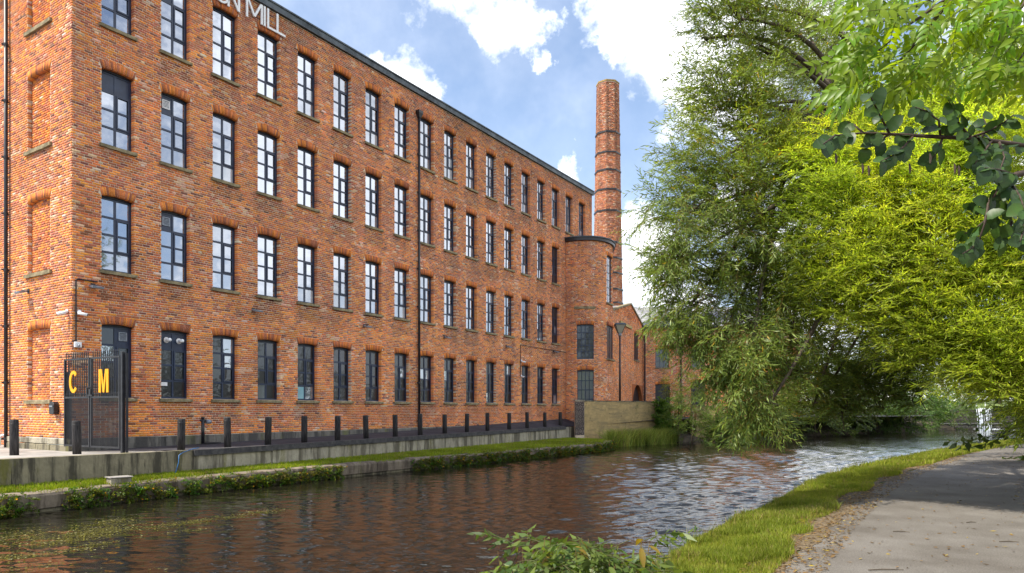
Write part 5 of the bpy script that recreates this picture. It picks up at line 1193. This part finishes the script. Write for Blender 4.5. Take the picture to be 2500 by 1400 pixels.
twigs_ = [([(2171, 326), (2150, 285), (2135, 255), (2120, 225)], 1), ([(2107, 325), (2085, 305), (2070, 300)], 1), ([(2296, 335), (2292, 295), (2262, 272), (2235, 262)], 1), ([(2371, 338), (2340, 300), (2330, 270), (2315, 245)], 1), ([(2371, 336), (2420, 318), (2450, 300), (2475, 280)], 1),
          ([(2230, 333), (2205, 360), (2180, 380), (2150, 395)], 1), ([(2300, 340), (2290, 370), (2270, 395)], 1), ([(2420, 345), (2400, 375), (2380, 400)], 1), ([(2440, 348), (2452, 385), (2440, 420)], 1), ([(2039, 331), (2020, 345), (2010, 352)], 1), ([(2171, 328), (2140, 350), (2110, 365)], 1), ([(2395, 340), (2410, 310), (2400, 285)], 1)]
low = [P(2600, 400, 3.3), P(2478, 428, 3.1), P(2440, 462, 3.05), P(2414, 490, 3.05), P(2405, 540, 3.0), P(2390, 590, 3.0)]
low_t = [([(2478, 428), (2440, 415), (2405, 410)], 1), ([(2414, 490), (2385, 495), (2360, 500)], 1), ([(2440, 462), (2455, 500), (2470, 540)], 1), ([(2405, 540), (2380, 560), (2345, 575)], 1), ([(2470, 450), (2490, 480), (2505, 520)], 1), ([(2470, 540), (2465, 570), (2440, 600)], 1), ([(2390, 590), (2375, 605), (2350, 620)], 1), ([(2505, 520), (2500, 560), (2490, 590)], 1), ([(2430, 480), (2425, 520), (2440, 555)], 1)]
def twigtube(pts, r0, r1):
    k = MB(); k.tube(pts, list(np.linspace(r0, r1, len(pts))), 6); return inv(k.build('branch', M['aldtwig'], None, True), alder)
twigtube(main, .017, .003); twigtube(low, .016, .003)
ra = random.Random(8)
def face_rot(dirv, nrmv):
    x = dirv.normalized(); z = (nrmv - x * nrmv.dot(x)).normalized(); y = z.cross(x); return Matrix((x, y, z)).transposed()
def put_leaf(me, parent, p, d, nrmv, s, name='leaf'):
    o = bpy.data.objects.new(name, me); COL.objects.link(o); o.parent = parent; Rm = face_rot(d, nrmv).to_4x4(); o.matrix_basis = Matrix.Translation(Vector(p) - parent.location) @ Rm @ Matrix.Scale(s, 4); return o
nal = 0
for Yb, lst in ((3.2, twigs_), (3.05, low_t)):
    for pts, _ in lst:
        dy = ra.uniform(-.25, .2); q = [P(x, y, Yb + dy * i / (len(pts) - 1)) for i, (x, y) in enumerate(pts)]; twigtube(q, .006, .002)
        L_ = sum((b - a).length for a, b in zip(q[:-1], q[1:])); n = max(3, int(L_ / .024)); side = 1
        for i in range(n):
            f = (i + .6) / n * (len(q) - 1); j = min(int(f), len(q) - 2); p = q[j].lerp(q[j + 1], f - j); d = (q[j + 1] - q[j]).normalized(); side = -side
            perp = Vector((-d.z, ra.uniform(-.3, .3), d.x)) * side; dd = d * ra.uniform(.3, 1) + perp * ra.uniform(.5, 1) + Vector((0, 0, -.45))
            nv_ = Vector((ra.uniform(-.7, .7), -1, ra.uniform(-.3, 1.3))); put_leaf(al[nal % 6], alder, p, dd, nv_, ra.uniform(.7, 1.15)); nal += 1
for pth in (main[3:], low[1:]):
    for a, b_ in zip(pth[:-1], pth[1:]):
        for i in range(3):
            p = a.lerp(b_, ra.random()); put_leaf(al[nal % 6], alder, p, Vector((ra.uniform(-1, .4), ra.uniform(-.6, .3), ra.uniform(-.9, .7))), Vector((ra.uniform(-.7, .7), -1, ra.uniform(-.2, 1.2))), ra.uniform(.7, 1.1)); nal += 1
# catkins
for x, y in ((2040, 375), (2105, 400), (2120, 405), (2330, 400), (2340, 405), (2270, 375), (2220, 400)):
    p = P(x, y, 3.15); k = MB(); k.tube([p, p + Vector((.004, 0, -.02)), p + Vector((.002, 0, -.045))], [.003, .006, .003], 6); inv(k.build('catkin', M['aldtwig']), alder)

# ash: compound leaves
def ashmesh(seed):
    r = random.Random(seed); V = []; Fq = []; C = []; base = (.17 + r.uniform(-.03, .05), .26 + r.uniform(-.03, .05), .018)
    def lf(p, d, nv_, L_, W_):
        Rm = face_rot(d, nv_); o = len(V); n = 7; tone = r.uniform(.8, 1.15)
        for i in range(n):
            t = i / (n - 1); w = math.sin(math.pi * t ** .8) ** .85 * W_ / 2 if 0 < i < n - 1 else .001; z = -.25 * (t * L_) ** 2 / L_
            for (x_, y_, z_) in ((t * L_, 0, z), (t * L_, w, z + w * .25), (t * L_, -w, z + w * .25)): V.append(tuple(Vector(p) + Rm @ Vector((x_, y_, z_)))); C.append([c * tone for c in base])
        for i in range(n - 1): Fq.extend([(o + i * 3, o + (i + 1) * 3, o + (i + 1) * 3 + 1, o + i * 3 + 1), (o + i * 3 + 2, o + (i + 1) * 3 + 2, o + (i + 1) * 3, o + i * 3)])
    L0 = .26; pts = []
    for i in range(5): t = i / 4; pts.append(Vector((t * L0, 0, -.28 * t * t * L0)))
    k = MB(); k.tube(pts, [.003, .0026, .002, .0017, .0012], 4, cap=False); o = len(V); V += k.v; Fq += [tuple(i + o for i in f) for f in k.f]; C += [[.14, .17, .03]] * len(k.v)
    for i in range(4):
        t = .28 + .62 * i / 3.4; p = Vector((t * L0, 0, -.28 * t * t * L0))
        for s in (-1, 1): lf(p, Vector((.75, s * .9, -.15 + r.uniform(-.2, .1))), Vector((r.uniform(-.3, .3), r.uniform(-.3, .3), 1)), .095 * r.uniform(.8, 1.1), .036)
    lf(pts[-1], Vector((1, 0, -.5)), Vector((0, 0, 1)), .10, .038)
    return npmesh('leaf', V, Fq, M['ashleaf'], np.array(C), smooth=True)
ashm = [ashmesh(k) for k in range(6)]
ash = empty('ash_tree', (7.6, 4.6, .1)); tag(ash, 'ash with thin feathery bright green leaves hanging into the top right corner', 'tree')
k = MB(); k.tube([(7.6, 4.6, 0), (7.5, 4.6, 1.8), (7.2, 4.5, 3.6), (6.8, 4.4, 5.2), (6.3, 4.3, 7)], [.24, .21, .18, .15, .09], 12); inv(k.build('trunk', M['bark'], None, True), ash)
ab = [[Vector((7.2, 4.5, 3.7)), Vector((5.2, 4.3, 4.4)), P(2560, -160, 4.1), P(2420, -40, 4.0), P(2310, 12, 3.9), P(2240, 100, 3.9), P(2200, 145, 3.9), P(2160, 185, 3.9)],
      [P(2420, -40, 4.0), P(2300, 5, 4.0), P(2220, 60, 4.0), P(2150, 120, 4.0), P(2090, 160, 4.0)], [P(2560, -160, 4.1), P(2380, -60, 4.2), P(2270, 0, 4.2), P(2180, 45, 4.2), P(2100, 70, 4.2)],
      [P(2560, -160, 4.1), P(2500, 10, 3.9), P(2440, 90, 3.9), P(2400, 150, 3.9), P(2340, 170, 3.9)], [P(2700, -60, 4.1), P(2560, 60, 3.8), P(2500, 130, 3.8), P(2460, 190, 3.8)], [P(2380, -60, 4.2), P(2240, -30, 4.1), P(2120, -10, 4.1), P(2050, 20, 4.1)]]
for j, pth in enumerate(ab):
    k = MB(); k.tube(pth, list(np.linspace(.03 if j == 0 else .011, .003, len(pth))), 6); inv(k.build('branch', M['aldtwig'], None, True), ash)
spots = [(2050, 30), (2090, 10), (2130, 40), (2180, 20), (2060, 90), (2090, 130), (2130, 120), (2080, 180), (2045, 200), (2110, 200), (2150, 190), (2180, 160), (2200, 200), (2230, 180), (2240, 215), (2140, 70), (2200, 100), (2280, 60), (2330, 40), (2380, 60), (2360, 110), (2400, 90), (2440, 60), (2480, 40), (2330, 150), (2370, 170), (2400, 140), (2450, 130), (2490, 100), (2500, 160), (2460, 200), (2420, 210), (2350, 90), (2300, 130), (2260, 20), (2220, 10), (2410, 20), (2450, 10), (2320, 0), (2120, 5), (2060, 150), (2150, 225), (2190, 235), (2100, 235), (2270, 190), (2480, 180), (2380, 5), (2500, 60), (2520, 200), (2540, 120)]
for i, (x, y) in enumerate(spots * 5):
    Y = 3.95 + ra.uniform(-.35, .5); p = P(x + ra.uniform(-14, 60), y - 25 + ra.uniform(-45, 15), Y)
    d = Vector((ra.uniform(-1.2, -.1) if i % 4 else ra.uniform(-.2, .9), ra.uniform(-.6, .5), ra.uniform(-.75, .1))); put_leaf(ashm[i % 6], ash, p, d, Vector((ra.uniform(-.5, .5), -.9, ra.uniform(.1, 1.2))), ra.uniform(.55, .9))

# ---- bushes and trees further off
br = [spray(300 + k, L=.8, twigs=8, tl=.4, leafL=.10, leafW=.055, gap=.055, droop=.2, c0=(.028, .055, .014), c1=(.07, .105, .022), tw=(.08, .06, .03), up=.1, spread=1.0) for k in range(4)]
bfine = [spray(320 + k, L=.7, twigs=8, tl=.35, leafL=.07, leafW=.03, gap=.045, droop=.15, c0=(.04, .075, .018), c1=(.10, .14, .03), tw=(.09, .05, .02), up=.15, spread=1.0) for k in range(4)]
ivyv = [spray(340 + k, L=.45, twigs=6, tl=.22, leafL=.085, leafW=.08, gap=.04, droop=.9, c0=(.07, .15, .02), c1=(.13, .24, .03), tw=(.06, .05, .02), spread=1.1) for k in range(3)]
def bush(name, label, x, y, Y, rx, n, var, zc=None, tint=1.0, cat='shrub', group=None, sc=(.8, 1.3), trunk=False, extra=()):
    c = P(x, y, Y); bl = [(tuple(c), pr(rx, Y), n, tint)] + [((c.x + a * pr(rx, Y), c.y + b_ * 1.0, c.z + d * pr(rx, Y)), pr(rx, Y) * s, int(n * s * s), tint) for a, b_, d, s in extra]
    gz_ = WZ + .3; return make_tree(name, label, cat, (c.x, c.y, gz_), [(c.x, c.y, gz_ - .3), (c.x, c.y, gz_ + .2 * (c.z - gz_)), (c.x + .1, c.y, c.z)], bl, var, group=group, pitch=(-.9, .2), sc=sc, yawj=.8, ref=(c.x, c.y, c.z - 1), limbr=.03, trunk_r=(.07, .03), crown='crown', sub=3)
bush('shrub', 'dense mid-green shrub beside the ivy at the end of the concrete wall', 1690, 1010, 45.5, 66, 190, bfine, tint=(1.5, 1.7, 1.2), extra=((.7, .3, -.5, .7), (-.1, .2, .6, .5), (1.4, .4, -.7, .6)), sc=(1, 1.5))
bush('shrub', 'straggly reddish-stemmed shrub rising in front of the warehouse doors', 1655, 940, 46.5, 42, 60, bfine, tint=(2.0, 1.6, 1.0), extra=((.6, .1, .6, .5),), sc=(.8, 1.3))
bush('shrub', 'low leafy shrub at the waterline left of the willow tips', 1760, 1065, 45.5, 48, 80, br, tint=1.9, extra=((.9, .2, 0, .7),))
bush('shrub', 'dark shrub under the left half of the willow', 1850, 985, 52, 80, 140, br, tint=1.2, extra=((.9, .3, -.3, .7), (-.6, .3, -.4, .7)), sc=(1, 1.6))
bush('shrub', 'dark shrub under the middle of the willow', 1990, 975, 58, 85, 150, br, tint=1.2, extra=((.9, .3, -.3, .8), (-.8, .3, -.3, .7)), sc=(1.2, 1.8))
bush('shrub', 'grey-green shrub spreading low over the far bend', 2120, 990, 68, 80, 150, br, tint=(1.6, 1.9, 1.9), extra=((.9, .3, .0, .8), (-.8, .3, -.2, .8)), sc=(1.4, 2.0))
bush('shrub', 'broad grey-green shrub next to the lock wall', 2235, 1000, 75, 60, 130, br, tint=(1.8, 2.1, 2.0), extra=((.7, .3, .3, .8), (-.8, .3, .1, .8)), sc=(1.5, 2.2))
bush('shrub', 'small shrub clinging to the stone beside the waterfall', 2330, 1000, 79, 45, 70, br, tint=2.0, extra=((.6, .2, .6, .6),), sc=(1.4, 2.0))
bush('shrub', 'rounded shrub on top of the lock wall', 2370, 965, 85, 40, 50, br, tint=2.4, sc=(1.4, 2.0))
def bigtree(label, x, Y, top, wpx, n, var=br, tint=1.0, group=None, sc=(1.8, 2.8), x0=None, z0=.8, low=.35):
    c = P(x, top, Y); X = c.x; zt_ = c.z; w = pr(wpx, Y); rr_ = random.Random(int(x)); bl = []
    for q in range(8): a = rr_.uniform(0, 6.28); f = rr_.uniform(low, .85); rr__ = w * .42; bl.append(((X + math.cos(a) * w * .5 * (1.1 - abs(f - .5)), Y + math.sin(a) * w * .4, z0 + (zt_ - z0) * f), rr__, n // 8, tint * rr_.uniform(.85, 1.15)))
    return make_tree('tree', label, 'tree', (X, Y, z0 - .8), [(X, Y, z0 - .8), (X + .1, Y, z0 + (zt_ - z0) * .3), (X, Y + .2, z0 + (zt_ - z0) * .75)], bl, var, group=group, pitch=(-.9, .3), sc=sc, yawj=.9, ref=(X, Y, z0 + (zt_ - z0) * .4), limbr=.12, trunk_r=(.35, .14), sub=3)
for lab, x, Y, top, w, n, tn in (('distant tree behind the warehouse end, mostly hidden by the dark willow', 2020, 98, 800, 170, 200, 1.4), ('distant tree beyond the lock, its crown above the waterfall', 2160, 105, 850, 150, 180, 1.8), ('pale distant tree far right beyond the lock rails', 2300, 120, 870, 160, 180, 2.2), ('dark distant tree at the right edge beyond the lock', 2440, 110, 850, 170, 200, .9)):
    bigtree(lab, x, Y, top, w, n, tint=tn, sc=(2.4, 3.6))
# the line of trees on the right bank, outside the frame, that the lower windows mirror
for j, (X, Y, H) in enumerate(((18.5, 21, 7.0), (23, 26, 6.8), (28.5, 32, 6.5), (37, 41, 6), (48, 50, 6), (61, 59, 6), (11.5, 3.5, 6.5), (10, -4, 7.5), (14.5, 11, 8.0))):
    t = bigtree('leafy roadside tree number %s along the right bank beyond the frame' % words[j], 1250 + F * X / Y, Y, 1000 - F * (H - EYE) / Y, F * 5.4 / Y, 150, tint=.9, sc=(2.0, 3.2), z0=.5, low=.15) if Y > 2 else None
make_tree('shrub', 'dark leafy bush crowding the right edge of the towpath', 'shrub', (17.2, 21.5, .1), [(17.2, 21.5, 0), (17.2, 21.5, .5), (17.1, 21.4, 1.4)], [((17.0, 21.2, 1.2), .9, 80, .7), ((17.6, 22.3, 1.6), .9, 70, .7)], br, limbr=.03, trunk_r=(.06, .03), pitch=(-.8, .3))
# ivy over the wall end
iv_pos = []
for q in range(230):
    s = rgT.rand(); p = wa.lerp(wb, .97 + .16 * s); z = EYE + .55 - rgT.rand() * 2.4; iv_pos.append((p.x, p.y - .35 - .2 * rgT.rand(), z))
iv_pos = np.array(iv_pos); n = len(iv_pos)
ivy = empty('ivy', tuple(iv_pos.mean(0))); tag(ivy, 'fresh green ivy draped over the right end of the concrete wall', 'ivy')
o = join_sprays('leaves', ivyv, iv_pos - iv_pos.mean(0), rgT.uniform(-2.6, -.6, n), rgT.uniform(.2, 1.1, n), rgT.randn(n) * .4, rgT.uniform(1.0, 1.5, n), M['leaf'], ivy, None); o['kind'] = 'stuff'

# ---------------------------------------------------------------- grasses
def blades(name, pts, h, w, c0, c1, label=None, parent=None, lean=.5, kind='stuff', m='grass', cat=None):
    n = len(pts); a = rgT.rand(n) * 6.283; hh_ = h * rgT.uniform(.5, 1.2, n); ln = rgT.rand(n) * lean * hh_; la = rgT.rand(n) * 6.283
    dx = np.cos(a) * w / 2; dy = np.sin(a) * w / 2; z0 = np.zeros(n)
    tip = pts + np.stack([np.cos(la) * ln, np.sin(la) * ln, hh_], -1); midp = pts + np.stack([np.cos(la) * ln * .35, np.sin(la) * ln * .35, hh_ * .55], -1); dd = np.stack([dx, dy, z0], -1)
    V = np.stack([pts - dd, pts + dd, midp + dd * .7, tip, midp - dd * .7], 1).reshape(-1, 3)
    Fc = np.stack([np.arange(n) * 5 + k for k in (0, 1, 2, 4)], -1); F2 = np.stack([np.arange(n) * 5 + k for k in (4, 2, 3, 3)], -1)
    mx = rgT.rand(n, 1); big = vnoise(pts[:, 0], pts[:, 1], .9, 40)[:, None]; big2 = vnoise(pts[:, 0], pts[:, 1], 3.1, 41)[:, None]; C = (np.array(c0) * (1 - mx) + np.array(c1) * mx) * (.5 + .6 * big + .4 * big2)
    dry = rgT.rand(n) < .05 + .22 * (big2[:, 0] > .72); C[dry] = np.array([.26, .20, .08]) * (.6 + .8 * rgT.rand(dry.sum(), 1))
    # triangles for the tips
    V3 = V; T = np.concatenate([np.stack([np.arange(n) * 5 + k for k in t3], -1) for t3 in ((0, 1, 2), (0, 2, 4), (4, 2, 3))])
    o = link(name, npmesh(name, V3, T, M[m], np.repeat(C, 5, 0)), parent); tag(o, label, cat, kind=kind); return o
def strip_pts(l0, l1, n, z0, z1, s0=0., s1=1., dens=1.0, power=1.0, wd_=False):
    a = resamp(l0, 400); b = resamp(l1, 400); u = (s0 + (s1 - s0) * rgT.rand(n) ** dens) * 399; v = rgT.rand(n) ** power; i = np.floor(u).astype(int).clip(0, 398); f = (u - i)[:, None]
    p = (a[i] * (1 - f) + a[i + 1] * f) * (1 - v[:, None]) + (b[i] * (1 - f) + b[i + 1] * f) * v[:, None]; z = z0 + (z1 - z0) * v
    if wd_: return np.column_stack([p, z]), (1 - v) * np.linalg.norm(b[i] - a[i], axis=1)
    return np.column_stack([p, z])
# near verge: only the reach that shows
def arc_frac(l, y): a = resamp(l, 400); return float(np.argmin(np.abs(a[:, 1] - y))) / 399
s_a, s_b, s_c = arc_frac(E, 5.5), arc_frac(E, 20), arc_frac(E, 70)
g1, dpath = strip_pts(offs(E, .06), Lp, 150000, -.16, -.005, s_a, s_b, 1.35, wd_=True)
edge = vnoise(g1[:, 0], g1[:, 1], 1.3, 77); g1 = g1[dpath > .02 + .7 * edge ** 2 + .25 * rgT.rand(len(g1)) ** 2]
hv = vnoise(g1[:, 0], g1[:, 1], 2.2, 88)
wv_u = strip_pts(offs(E, .10), offs(E, -.12), 420, -.30, -.10, s_a, s_c, 1.5); wv_u = wv_u[vnoise(wv_u[:, 0], wv_u[:, 1], .8, 64) > .42]; nw = len(wv_u)
VERGE_W = wv_u
tall = strip_pts(offs(E, .08), offs(E, -.16), 2600, -.22, -.10, s_a, s_c, 1.5); tall = tall[vnoise(tall[:, 0], tall[:, 1], 1.1, 65) > .5]
blades('waterside_grass', tall, .26, .010, (.09, .13, .02), (.30, .28, .07), 'taller loose grass stems leaning over the water along the verge edge', cat='grass', lean=.9)
blades('verge_grass', g1[hv > .55], .125, .010, (.10, .15, .012), (.24, .27, .03), 'longer tufts standing up through the near verge grass', cat='grass', lean=.7)
blades('verge_grass', g1[hv <= .55], .072, .010, (.12, .17, .014), (.30, .31, .040), 'thick bright green grass on the canal side of the towpath', cat='grass')
g2 = strip_pts(offs(E, .04), Lp, 50000, -.12, -.005, s_b, s_c)
blades('verge_grass', g2, .12, .028, (.13, .18, .014), (.27, .29, .035), 'bright grass band curving away beside the far towpath', cat='grass')
cop2 = offs(COPE, .44); g3 = strip_pts(cop2, [(p[0] - .1, p[1] + .05) for p in WALL], 60000, SZ, SZ + .07)
cg_ = strip_pts(offs(COPE, .02), offs(COPE, .42), 9000, SZ - .03, SZ); cg_ = cg_[vnoise(cg_[:, 0], cg_[:, 1], 1.7, 66) > .52]; g3 = np.concatenate([g3, cg_])
blades('strip_grass', g3, .085, .022, (.14, .21, .010), (.26, .31, .020), 'short vivid grass on the shelf between coping and retaining wall', cat='grass')
g4 = strip_pts(Rp, offs(Lp, -4.2), 26000, .0, .06, arc_frac(Rp, 8), arc_frac(Rp, 45), power=.7)
blades('verge_grass', g4, .12, .014, (.045, .07, .012), (.10, .12, .025), 'rough grass on the right-hand side of the towpath', cat='grass')
# tall reeds in front of the concrete wall
rp = np.column_stack([(wa.x + (wb.x - wa.x) * (.25 + .8 * rgT.rand(5200))) + .3, (wa.y + (wb.y - wa.y) * .5) - 1.5 - 2.2 * rgT.rand(5200), np.full(5200, WZ)])
u_ = rgT.rand(5200); rp[:, 0] = 5.9 + 5.0 * u_; rp[:, 1] = 43.2 + 4.2 * u_ - 1.4 * rgT.rand(5200) ** 2; hsc = .4 + .8 * vnoise(rp[:, 0], rp[:, 1], 1.1, 5)
rp = rp[hsc > .55]
blades('reeds', rp, 1.0, .035, (.10, .16, .02), (.32, .36, .08), 'tall green reeds growing from the water below the concrete wall', lean=1.1, cat='reeds')
# plants hanging on the coping face
weed = [spray(400 + k, L=.26, twigs=5, tl=.16, leafL=.06, leafW=.045, gap=.028, droop=.5, c0=(.04, .085, .010), c1=(.13, .17, .02), tw=(.10, .06, .02), up=.2, spread=1.1, stem=.003) for k in range(5)]
nP = 2900; u = rgT.rand(nP) * .98; cc_ = resamp(offs(COPE, -.02), 400); i = (u * 398).astype(int); p0 = cc_[i]
dens = vnoise(u * 60, u * 0, 1.0, 61) + .35 * vnoise(u * 300, u * 0, 1, 62) + .35 * (u > .72); ok = dens > .54; p0 = p0[ok]; u = u[ok]; n = len(p0)
zz = WZ + .03 + rgT.rand(n) ** 1.1 * .40
pp = np.column_stack([p0, zz])
tint = np.stack([rgT.uniform(.6, 1.5, n), rgT.uniform(.7, 1.3, n), rgT.uniform(.6, 1.3, n)], -1)
o = join_sprays('bank_weeds', weed, pp, rgT.uniform(-2.0, .6, n), rgT.uniform(-.9, .6, n), rgT.randn(n) * .5, rgT.uniform(.6, 1.15, n), M['leaf'], None, tint); tag(o, 'small leafy weeds and ferns rooted along the coping face at the waterline', 'weeds', kind='stuff')
nw = len(VERGE_W); o = join_sprays('verge_weeds', weed, VERGE_W, rgT.uniform(0, 6.28, nw), rgT.uniform(-1.2, .2, nw), rgT.randn(nw) * .4, rgT.uniform(.6, 1.2, nw), M['leaf'], None, None); tag(o, 'small broad-leaved weeds scattered along the waterside edge of the verge', 'weeds', kind='stuff')
# floating weed
fl_c = [(-.2, .0)]
fp = []
for (x, y, sx, sy, n) in ((240, 1300, 110, 14, 1500), (60, 1310, 90, 16, 700), (130, 1325, 90, 10, 500), (270, 1275, 60, 6, 300), (480, 1275, 90, 5, 350), (640, 1252, 70, 5, 260), (420, 1285, 70, 8, 260), (150, 1350, 110, 5, 260), (30, 1360, 50, 8, 220), (240, 1330, 60, 4, 160), (450, 1300, 90, 4, 160), (560, 1262, 120, 6, 120), (90, 1385, 90, 8, 120), (300, 1400, 200, 20, 60)):
    xs = x + rgT.randn(n) * sx * .6; ys = y - (xs - x) * .12 + rgT.randn(n) * sy * .55; Yd = (EYE - WZ) * F / (ys - 1000); fp.append(np.column_stack([(xs - 1250) / F * Yd, Yd, np.full(n, WZ + .016)]))
fp = np.concatenate(fp); n = len(fp); a = rgT.rand(n) * 6.28; s = rgT.uniform(.008, .030, n); e = rgT.uniform(.25, .7, n)
q = [(1, 0), (0, 1), (-1, 0), (0, -1)]; V = np.stack([fp + np.stack([(np.cos(a) * k[0] - np.sin(a) * k[1] * e) * s, (np.sin(a) * k[0] + np.cos(a) * k[1] * e) * s, rgT.uniform(0, .008, n)], -1) for k in q], 1).reshape(-1, 3)
C = np.array([.16, .15, .035]) * rgT.uniform(.4, 1.5, (n, 1)); C[rgT.rand(n) < .25] = (.10, .10, .03); C[rgT.rand(n) < .06] = (.5, .48, .25)
tag(link('floating_weed', npmesh('floating_weed', V, (np.arange(n) * 4)[:, None] + np.arange(4), M['leaf'], np.repeat(C, 4, 0))), 'yellowish pond weed and fallen leaves drifting on the brown water', 'weed', kind='stuff')
# litter on the path
nl = 11000; half = nl // 2
l1 = strip_pts(offs(Lp, .40), offs(Lp, -.38), half, .006, .012, arc_frac(Lp, 5.5), arc_frac(Lp, 24), 1.2); l2 = strip_pts(Lp, Rp, 900, .006, .008, arc_frac(Lp, 5), arc_frac(Lp, 26), 1.2); l3 = strip_pts(offs(Lp, -2.3), offs(Lp, -4.2), 2200, .006, .05, arc_frac(Lp, 8), arc_frac(Lp, 28))
fp = np.concatenate([l1, l2, l3]); n = len(fp); a = rgT.rand(n) * 6.28; s = rgT.uniform(.012, .04, n); e = rgT.uniform(.12, .5, n)
V = np.stack([fp + np.stack([(np.cos(a) * k[0] - np.sin(a) * k[1] * e) * s, (np.sin(a) * k[0] + np.cos(a) * k[1] * e) * s, rgT.uniform(0, .012, n)], -1) for k in q], 1).reshape(-1, 3)
C = np.array([.22, .13, .05]) * rgT.uniform(.4, 1.5, (n, 1)); C[rgT.rand(n) < .12] = (.45, .33, .06); C[rgT.rand(n) < .2] = (.07, .045, .025)
tag(link('fallen_leaves', npmesh('fallen_leaves', V, (np.arange(n) * 4)[:, None] + np.arange(4), M['leaf'], np.repeat(C, 4, 0))), 'dry brown willow leaves and twigs scattered along both edges of the path', 'leaf litter', kind='stuff')
for j, (x, y, L_, ang) in enumerate(((2120, 1395, .36, .05), (2440, 1325, .22, -.1), (2360, 1278, .16, .2), (2180, 1300, .2, -.2))):
    Yd = EYE * F / (y - 1000); k = MB(); k.tube([(0, 0, .01), (L_ * .5, .012, .013), (L_, 0, .008)], [.006, .007, .003], 6); tag(k.build('stick', M['bark'], None, False, ((x - 1250) / F * Yd, Yd, .002), 0, (0, 0, ang)), ('thin reddish stick lying on the path at the bottom edge of the view', 'pale broken twig on the path at the lower right', 'short curved twig in the middle of the path', 'small dark twig lying near the grass side of the path')[j], 'stick')

# ---------------------------------------------------------------- plants on the near water's edge
bal = [leafmesh('leaf', .15, .042, 'long', c, 20 + k, M['leaf']) for k, c in enumerate(((.05, .10, .02), (.07, .13, .03), (.09, .15, .04), (.05, .085, .02), (.12, .17, .03), (.20, .14, .02)))]
brm = [leafmesh('leaf', .105, .075, 'round', c, 40 + k, M['leaf']) for k, c in enumerate(((.06, .12, .03), (.10, .17, .03), (.14, .20, .03), (.08, .13, .06)))]
def plant(name, label, cat, base, stems, leaves_, per, ls, droop, r0=.006):
    t = empty(name, base); tag(t, label, cat); bv = Vector(base)
    for (tx, ty, tz, bx_, by_) in stems:
        b0 = bv + Vector((bx_, by_, 0)); tipv = bv + Vector((tx, ty, tz)); q = [b0.lerp(tipv, i / 6) + Vector((0, 0, .12 * tz * math.sin(math.pi * i / 6))) for i in range(7)]
        k = MB(); k.tube(q, list(np.linspace(r0, r0 * .4, 7)), 6); inv(k.build('stem', M['twig']), t)
        for i in range(per):
            f = .25 + .75 * (i + ra.random()) / per; jj = min(int(f * 6), 5); p = q[jj].lerp(q[jj + 1], f * 6 - jj); a_ = ra.uniform(0, 6.28)
            put_leaf(leaves_[ra.randrange(len(leaves_))], t, p, Vector((math.cos(a_), math.sin(a_), ra.uniform(-.7, .35) - droop)), Vector((ra.uniform(-.5, .5), ra.uniform(-.9, .1), 1)), ra.uniform(.55, 1.15) * ls)
    return t
stems = []
for q_ in range(30):
    x = ra.uniform(1330, 1590); y = ra.uniform(1300, 1385) + abs(x - 1490) * .12; p = P(x, y, 5.1 + ra.uniform(-.45, .45)); stems.append(p)
bb_ = Vector((.75, 5.1, -.35))
plant('balsam_plant', 'leafy balsam clump with drooping narrow leaves at the near water edge', 'plant', bb_, [(p.x - bb_.x, p.y - bb_.y, p.z - bb_.z, (p.x - bb_.x) * .7, (p.y - bb_.y) * .6) for p in stems], bal, 10, .95, .25)
bsp = [spray(500 + k, L=.34, twigs=6, tl=.2, leafL=.115, leafW=.034, gap=.04, droop=.6, c0=(.06, .11, .02), c1=(.15, .20, .04), tw=(.12, .12, .04), up=.0, spread=1.0, stem=.004) for k in range(4)]
bt_ = bpy.data.objects['balsam_plant']; nn_ = 95; bp_ = np.array([tuple(P(ra.uniform(1250, 1590), ra.uniform(1318, 1450), 5.1 + ra.uniform(-.5, .5))) for _ in range(nn_)])
o = join_sprays('foliage', bsp, bp_ - np.array(bb_), rgT.uniform(0, 6.28, nn_), rgT.uniform(-1.0, .3, nn_), rgT.randn(nn_) * .4, rgT.uniform(.7, 1.2, nn_), M['leaf'], bt_, None); o['kind'] = 'stuff'
bb2 = Vector((.12, 4.75, -.5)); st2 = [P(x, y, 4.8 + ra.uniform(-.2, .2)) for x, y in ((1215, 1345), (1275, 1322), (1330, 1312), (1180, 1392), (1250, 1375), (1300, 1365), (1345, 1350), (1210, 1385), (1160, 1398), (1380, 1345), (1400, 1375), (1360, 1385), (1310, 1392), (1450, 1380))]
plant('bramble', 'bramble shoots with broad pale leaves arching over the water left of the balsam', 'plant', bb2, [(p.x - bb2.x, p.y - bb2.y, p.z - bb2.z, (p.x - bb2.x) * .5, 0) for p in st2], brm, 9, .8, .1, .005)
for x, y, Yd, lab, h_ in ((1690, 1300, 9.3, 'small weedy plant standing at the water edge near the grass tip', .35), (1785, 1262, 11.2, 'thin upright weed leaning over the water beside the verge', .4), (2010, 1168, 17.5, 'clump of dark marginal plants where the verge bends', .35), (1735, 1300, 9.8, 'low sprig of leaves hanging from the verge into the canal', .25)):
    p = P(x, y, Yd); pb_ = Vector((p.x + .15, p.y, -.45)); plant('marginal_plant', lab, 'plant', pb_, [(p.x - pb_.x + ra.uniform(-.5, .35) * .6, ra.uniform(-.3, .3), p.z - pb_.z + ra.uniform(-.2, .1), ra.uniform(-.1, .1), 0) for _ in range(6)], bal[:3], 7, .6, .1, .004)
